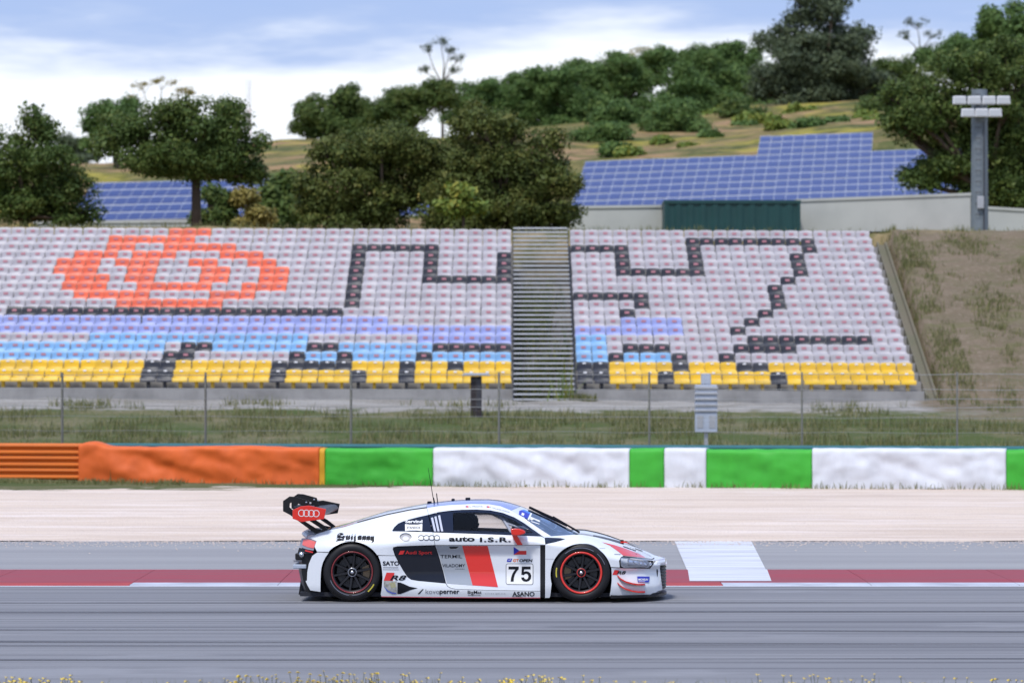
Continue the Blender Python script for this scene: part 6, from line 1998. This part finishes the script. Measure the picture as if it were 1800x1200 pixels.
digit('race_number', [[(917.4, 995.0), (932.6, 995.0), (932.6, 999.9), (921.4, 999.9), (920.8, 1004.4), (924.4, 1003.2), (928.8, 1003.9), (932.4, 1006.8), (933.9, 1011.2), (933.2, 1016.2), (930.0, 1020.2), (925.2, 1021.8), (920.4, 1020.9), (917.2, 1018.2), (916.0, 1014.2), (920.8, 1013.8), (922.2, 1016.4), (925.0, 1017.6), (927.7, 1016.2), (928.8, 1012.6), (928.0, 1009.2), (925.4, 1007.6), (922.6, 1008.2), (920.8, 1010.0), (916.4, 1009.4)]])
decal('front_badge', [(1080.2, 1001.2), (1088.2, 1001.6), (1084.4, 1010.0), (1076.4, 1009.6)], M_printr, bump)
text_decal('front_badge_lettering', 'R8', (1084.4, 1003.0, 1100.4, 1008.8), M_print, bump, 0.03, 0.3, off=0.006)
decal('tyre_sponsor_sticker', [(1120.2, 1012.2), (1142.2, 1012.6), (1140.8, 1022.8), (1121.2, 1022.2)], M_printb, bump, off=0.012)
text_decal('sticker_lettering', 'MICHELIN', (1122, 1016.0, 1139.4, 1019.6), M_printw, bump, 0.03, 0.2, off=0.014)
stroke_decal('sticker_lettering', [(1122.5, 1021.2), (1134, 1021.5)], 0.6, M_printw, bump, off=0.014)
def flag_small(px, py):
    decal('driver_flag', [(px, py), (px + 5.0, py + 0.5), (px + 5.0, py + 2.8), (px, py + 2.4)], M_printr, rail, grid=0)
    decal('driver_flag', [(px, py), (px + 2.2, py + 1.3), (px, py + 2.4)], M_printb, rail, off=0.005, grid=0)
flag_small(818.6, 888.4); flag_small(855.4, 888.8)
text_decal('driver_lettering', 'L. PRIOTA', (825.4, 888.2, 848.4, 890.8), M_lampgrey, rail, 0.0)
text_decal('driver_lettering', 'F. SALAQUARDA', (861.5, 889.6, 896.0, 892.2), M_lampgrey, rail, 0.0, slope=0.26)
def BAN(px, py, off):     # on the slanting banner near its edge
    a_, c_ = S(px, py, off), AT(px, py, -0.35)
    return a_
def on_top(o_, px, py, off):
    return None
# stickers on the banner and windscreen: shoot the pixel ray on the lofted surfaces
from mathutils.bvhtree import BVHTree
def ray_surface(obs):
    vs, fs = [], []
    for o in obs:
        b0 = len(vs)
        vs += [v.co.copy() for v in o.data.vertices]
        fs += [tuple(i + b0 for i in p.vertices) for p in o.data.polygons]
    tree_ = BVHTree.FromPolygons(vs, fs)
    eye = to_local(Vector((0, 0, CAM_H)))
    def f(px, py, off):
        p = to_local(P(px, py, 43.0))
        dr = (p - eye).normalized()
        h = tree_.ray_cast(eye, dr)
        if h[0] is None: return AT(px, py, -0.5)
        nrm = h[1]
        if nrm.dot(dr) > 0: nrm = -nrm
        return h[0] + nrm * off
    return f
TOPS = ray_surface([banner, screen])
decal('windscreen_sticker', [(912.5, 898.0), (916.5, 896.2), (931.0, 903.0), (926.8, 911.6), (912.0, 904.0)], M_printb, banner, off=0.003, surf=TOPS, grid=3)
decal('windscreen_sticker', [(918, 895.8), (922, 895.6), (932.4, 900.8), (931, 903.0), (917.2, 896.6)], M_sky, banner, off=0.003, surf=TOPS, grid=3)
decal('windscreen_sticker', [(917.5, 900.8), (921.8, 902.8), (920.0, 907.0), (915.8, 904.8)], M_printw, banner, off=0.005, surf=TOPS, grid=3)
decal('windscreen_edge_strip', [(932.6, 900.8), (935.2, 902.2), (929.6, 914.2), (927.2, 912.8)], M_printw, screen, off=0.003, surf=TOPS, grid=3)
decal('windscreen_lettering', [(932.4, 907.6), (940, 911), (949.6, 915.0), (948.0, 917.4), (938, 912.6), (934.5, 914.4), (931.6, 912.6)], M_printw, screen, off=0.003, surf=TOPS, grid=3)
decal('windscreen_lettering', [(934.0, 915.4), (948.4, 920.2), (947.6, 921.4), (933.4, 916.8)], M_printw, screen, off=0.003, surf=TOPS, grid=3)

# ------------------------------------------------------------------ driver
M_suit = mat('driver_suit', (0.02, 0.022, 0.035), 0.8)
M_helmet = mat('helmet_dark', (0.018, 0.02, 0.04), 0.25, coat=0.8)
drv = empty('person', car.matrix_basis @ Vector((-0.02, 0.37, 0.20)))
drv.rotation_euler = (0, 0, YAW)
tag(drv, 'race driver in dark suit and dark helmet seated behind the side window', 'person')
me = bpy.data.meshes.new('body')
jv = [(0, 0, 0.12), (-0.03, 0, 0.28), (-0.06, 0, 0.46), (-0.05, 0, 0.56), (-0.04, 0, 0.62),
      (-0.06, -0.17, 0.52), (0.14, -0.22, 0.42), (0.36, -0.15, 0.53), (0.46, -0.13, 0.57),
      (-0.06, 0.17, 0.52), (0.14, 0.22, 0.42), (0.36, 0.15, 0.53), (0.46, 0.13, 0.57),
      (0.02, -0.10, 0.12), (0.42, -0.12, 0.24), (0.78, -0.10, 0.10), (0.88, -0.10, 0.14),
      (0.02, 0.10, 0.12), (0.42, 0.12, 0.24), (0.78, 0.10, 0.10), (0.88, 0.10, 0.14)]
je = [(0, 1), (1, 2), (2, 3), (3, 4), (2, 5), (5, 6), (6, 7), (7, 8), (2, 9), (9, 10), (10, 11), (11, 12), (0, 13), (13, 14), (14, 15), (15, 16), (0, 17), (17, 18), (18, 19), (19, 20)]
me.from_pydata(jv, je, [])
me.materials.append(M_suit)
body = link(bpy.data.objects.new('body', me), drv)
md = body.modifiers.new('skin', 'SKIN')
rad = [.15, .14, .15, .07, .06, .07, .05, .04, .035, .07, .05, .04, .035, .09, .065, .05, .04, .09, .065, .05, .04]
for i, sv_ in enumerate(me.skin_vertices[0].data):
    sv_.radius = (rad[i], rad[i])
    sv_.use_root = (i == 0)
body.modifiers.new('subdiv', 'SUBSURF').levels = 1
b = MB()
vs, fs = [], []
nu, nv = 16, 12
for j in range(nv + 1):
    ph = math.pi * j / nv
    for i in range(nu):
        th = 2 * math.pi * i / nu
        x, y, z = math.sin(ph) * math.cos(th), math.sin(ph) * math.sin(th), math.cos(ph)
        jaw = 0.03 if (x > 0.3 and z < 0) else 0
        vs.append((0.145 * x + jaw - 0.02, 0.118 * y, 0.138 * z * (1.05 if z < 0 else 1) + 0.71))
for j in range(nv):
    for i in range(nu):
        i2 = (i + 1) % nu
        fs.append((j * nu + i, (j + 1) * nu + i, (j + 1) * nu + i2, j * nu + i2))
helm = mesh_obj('helmet', vs, fs, M_helmet, drv, True)
vs, fs = [], []
for i in range(13):
    th = R(-75 + 150 * i / 12)
    for z, k in ((0.685, 1.04), (0.735, 1.04), (0.775, 0.93)):
        vs.append((0.148 * k * math.cos(th) - 0.018, 0.122 * k * math.sin(th), z))
for i in range(12):
    for k in range(2): fs.append((i * 3 + k, (i + 1) * 3 + k, (i + 1) * 3 + k + 1, i * 3 + k + 1))
mesh_obj('visor', vs, fs, M_navy, helm, True)
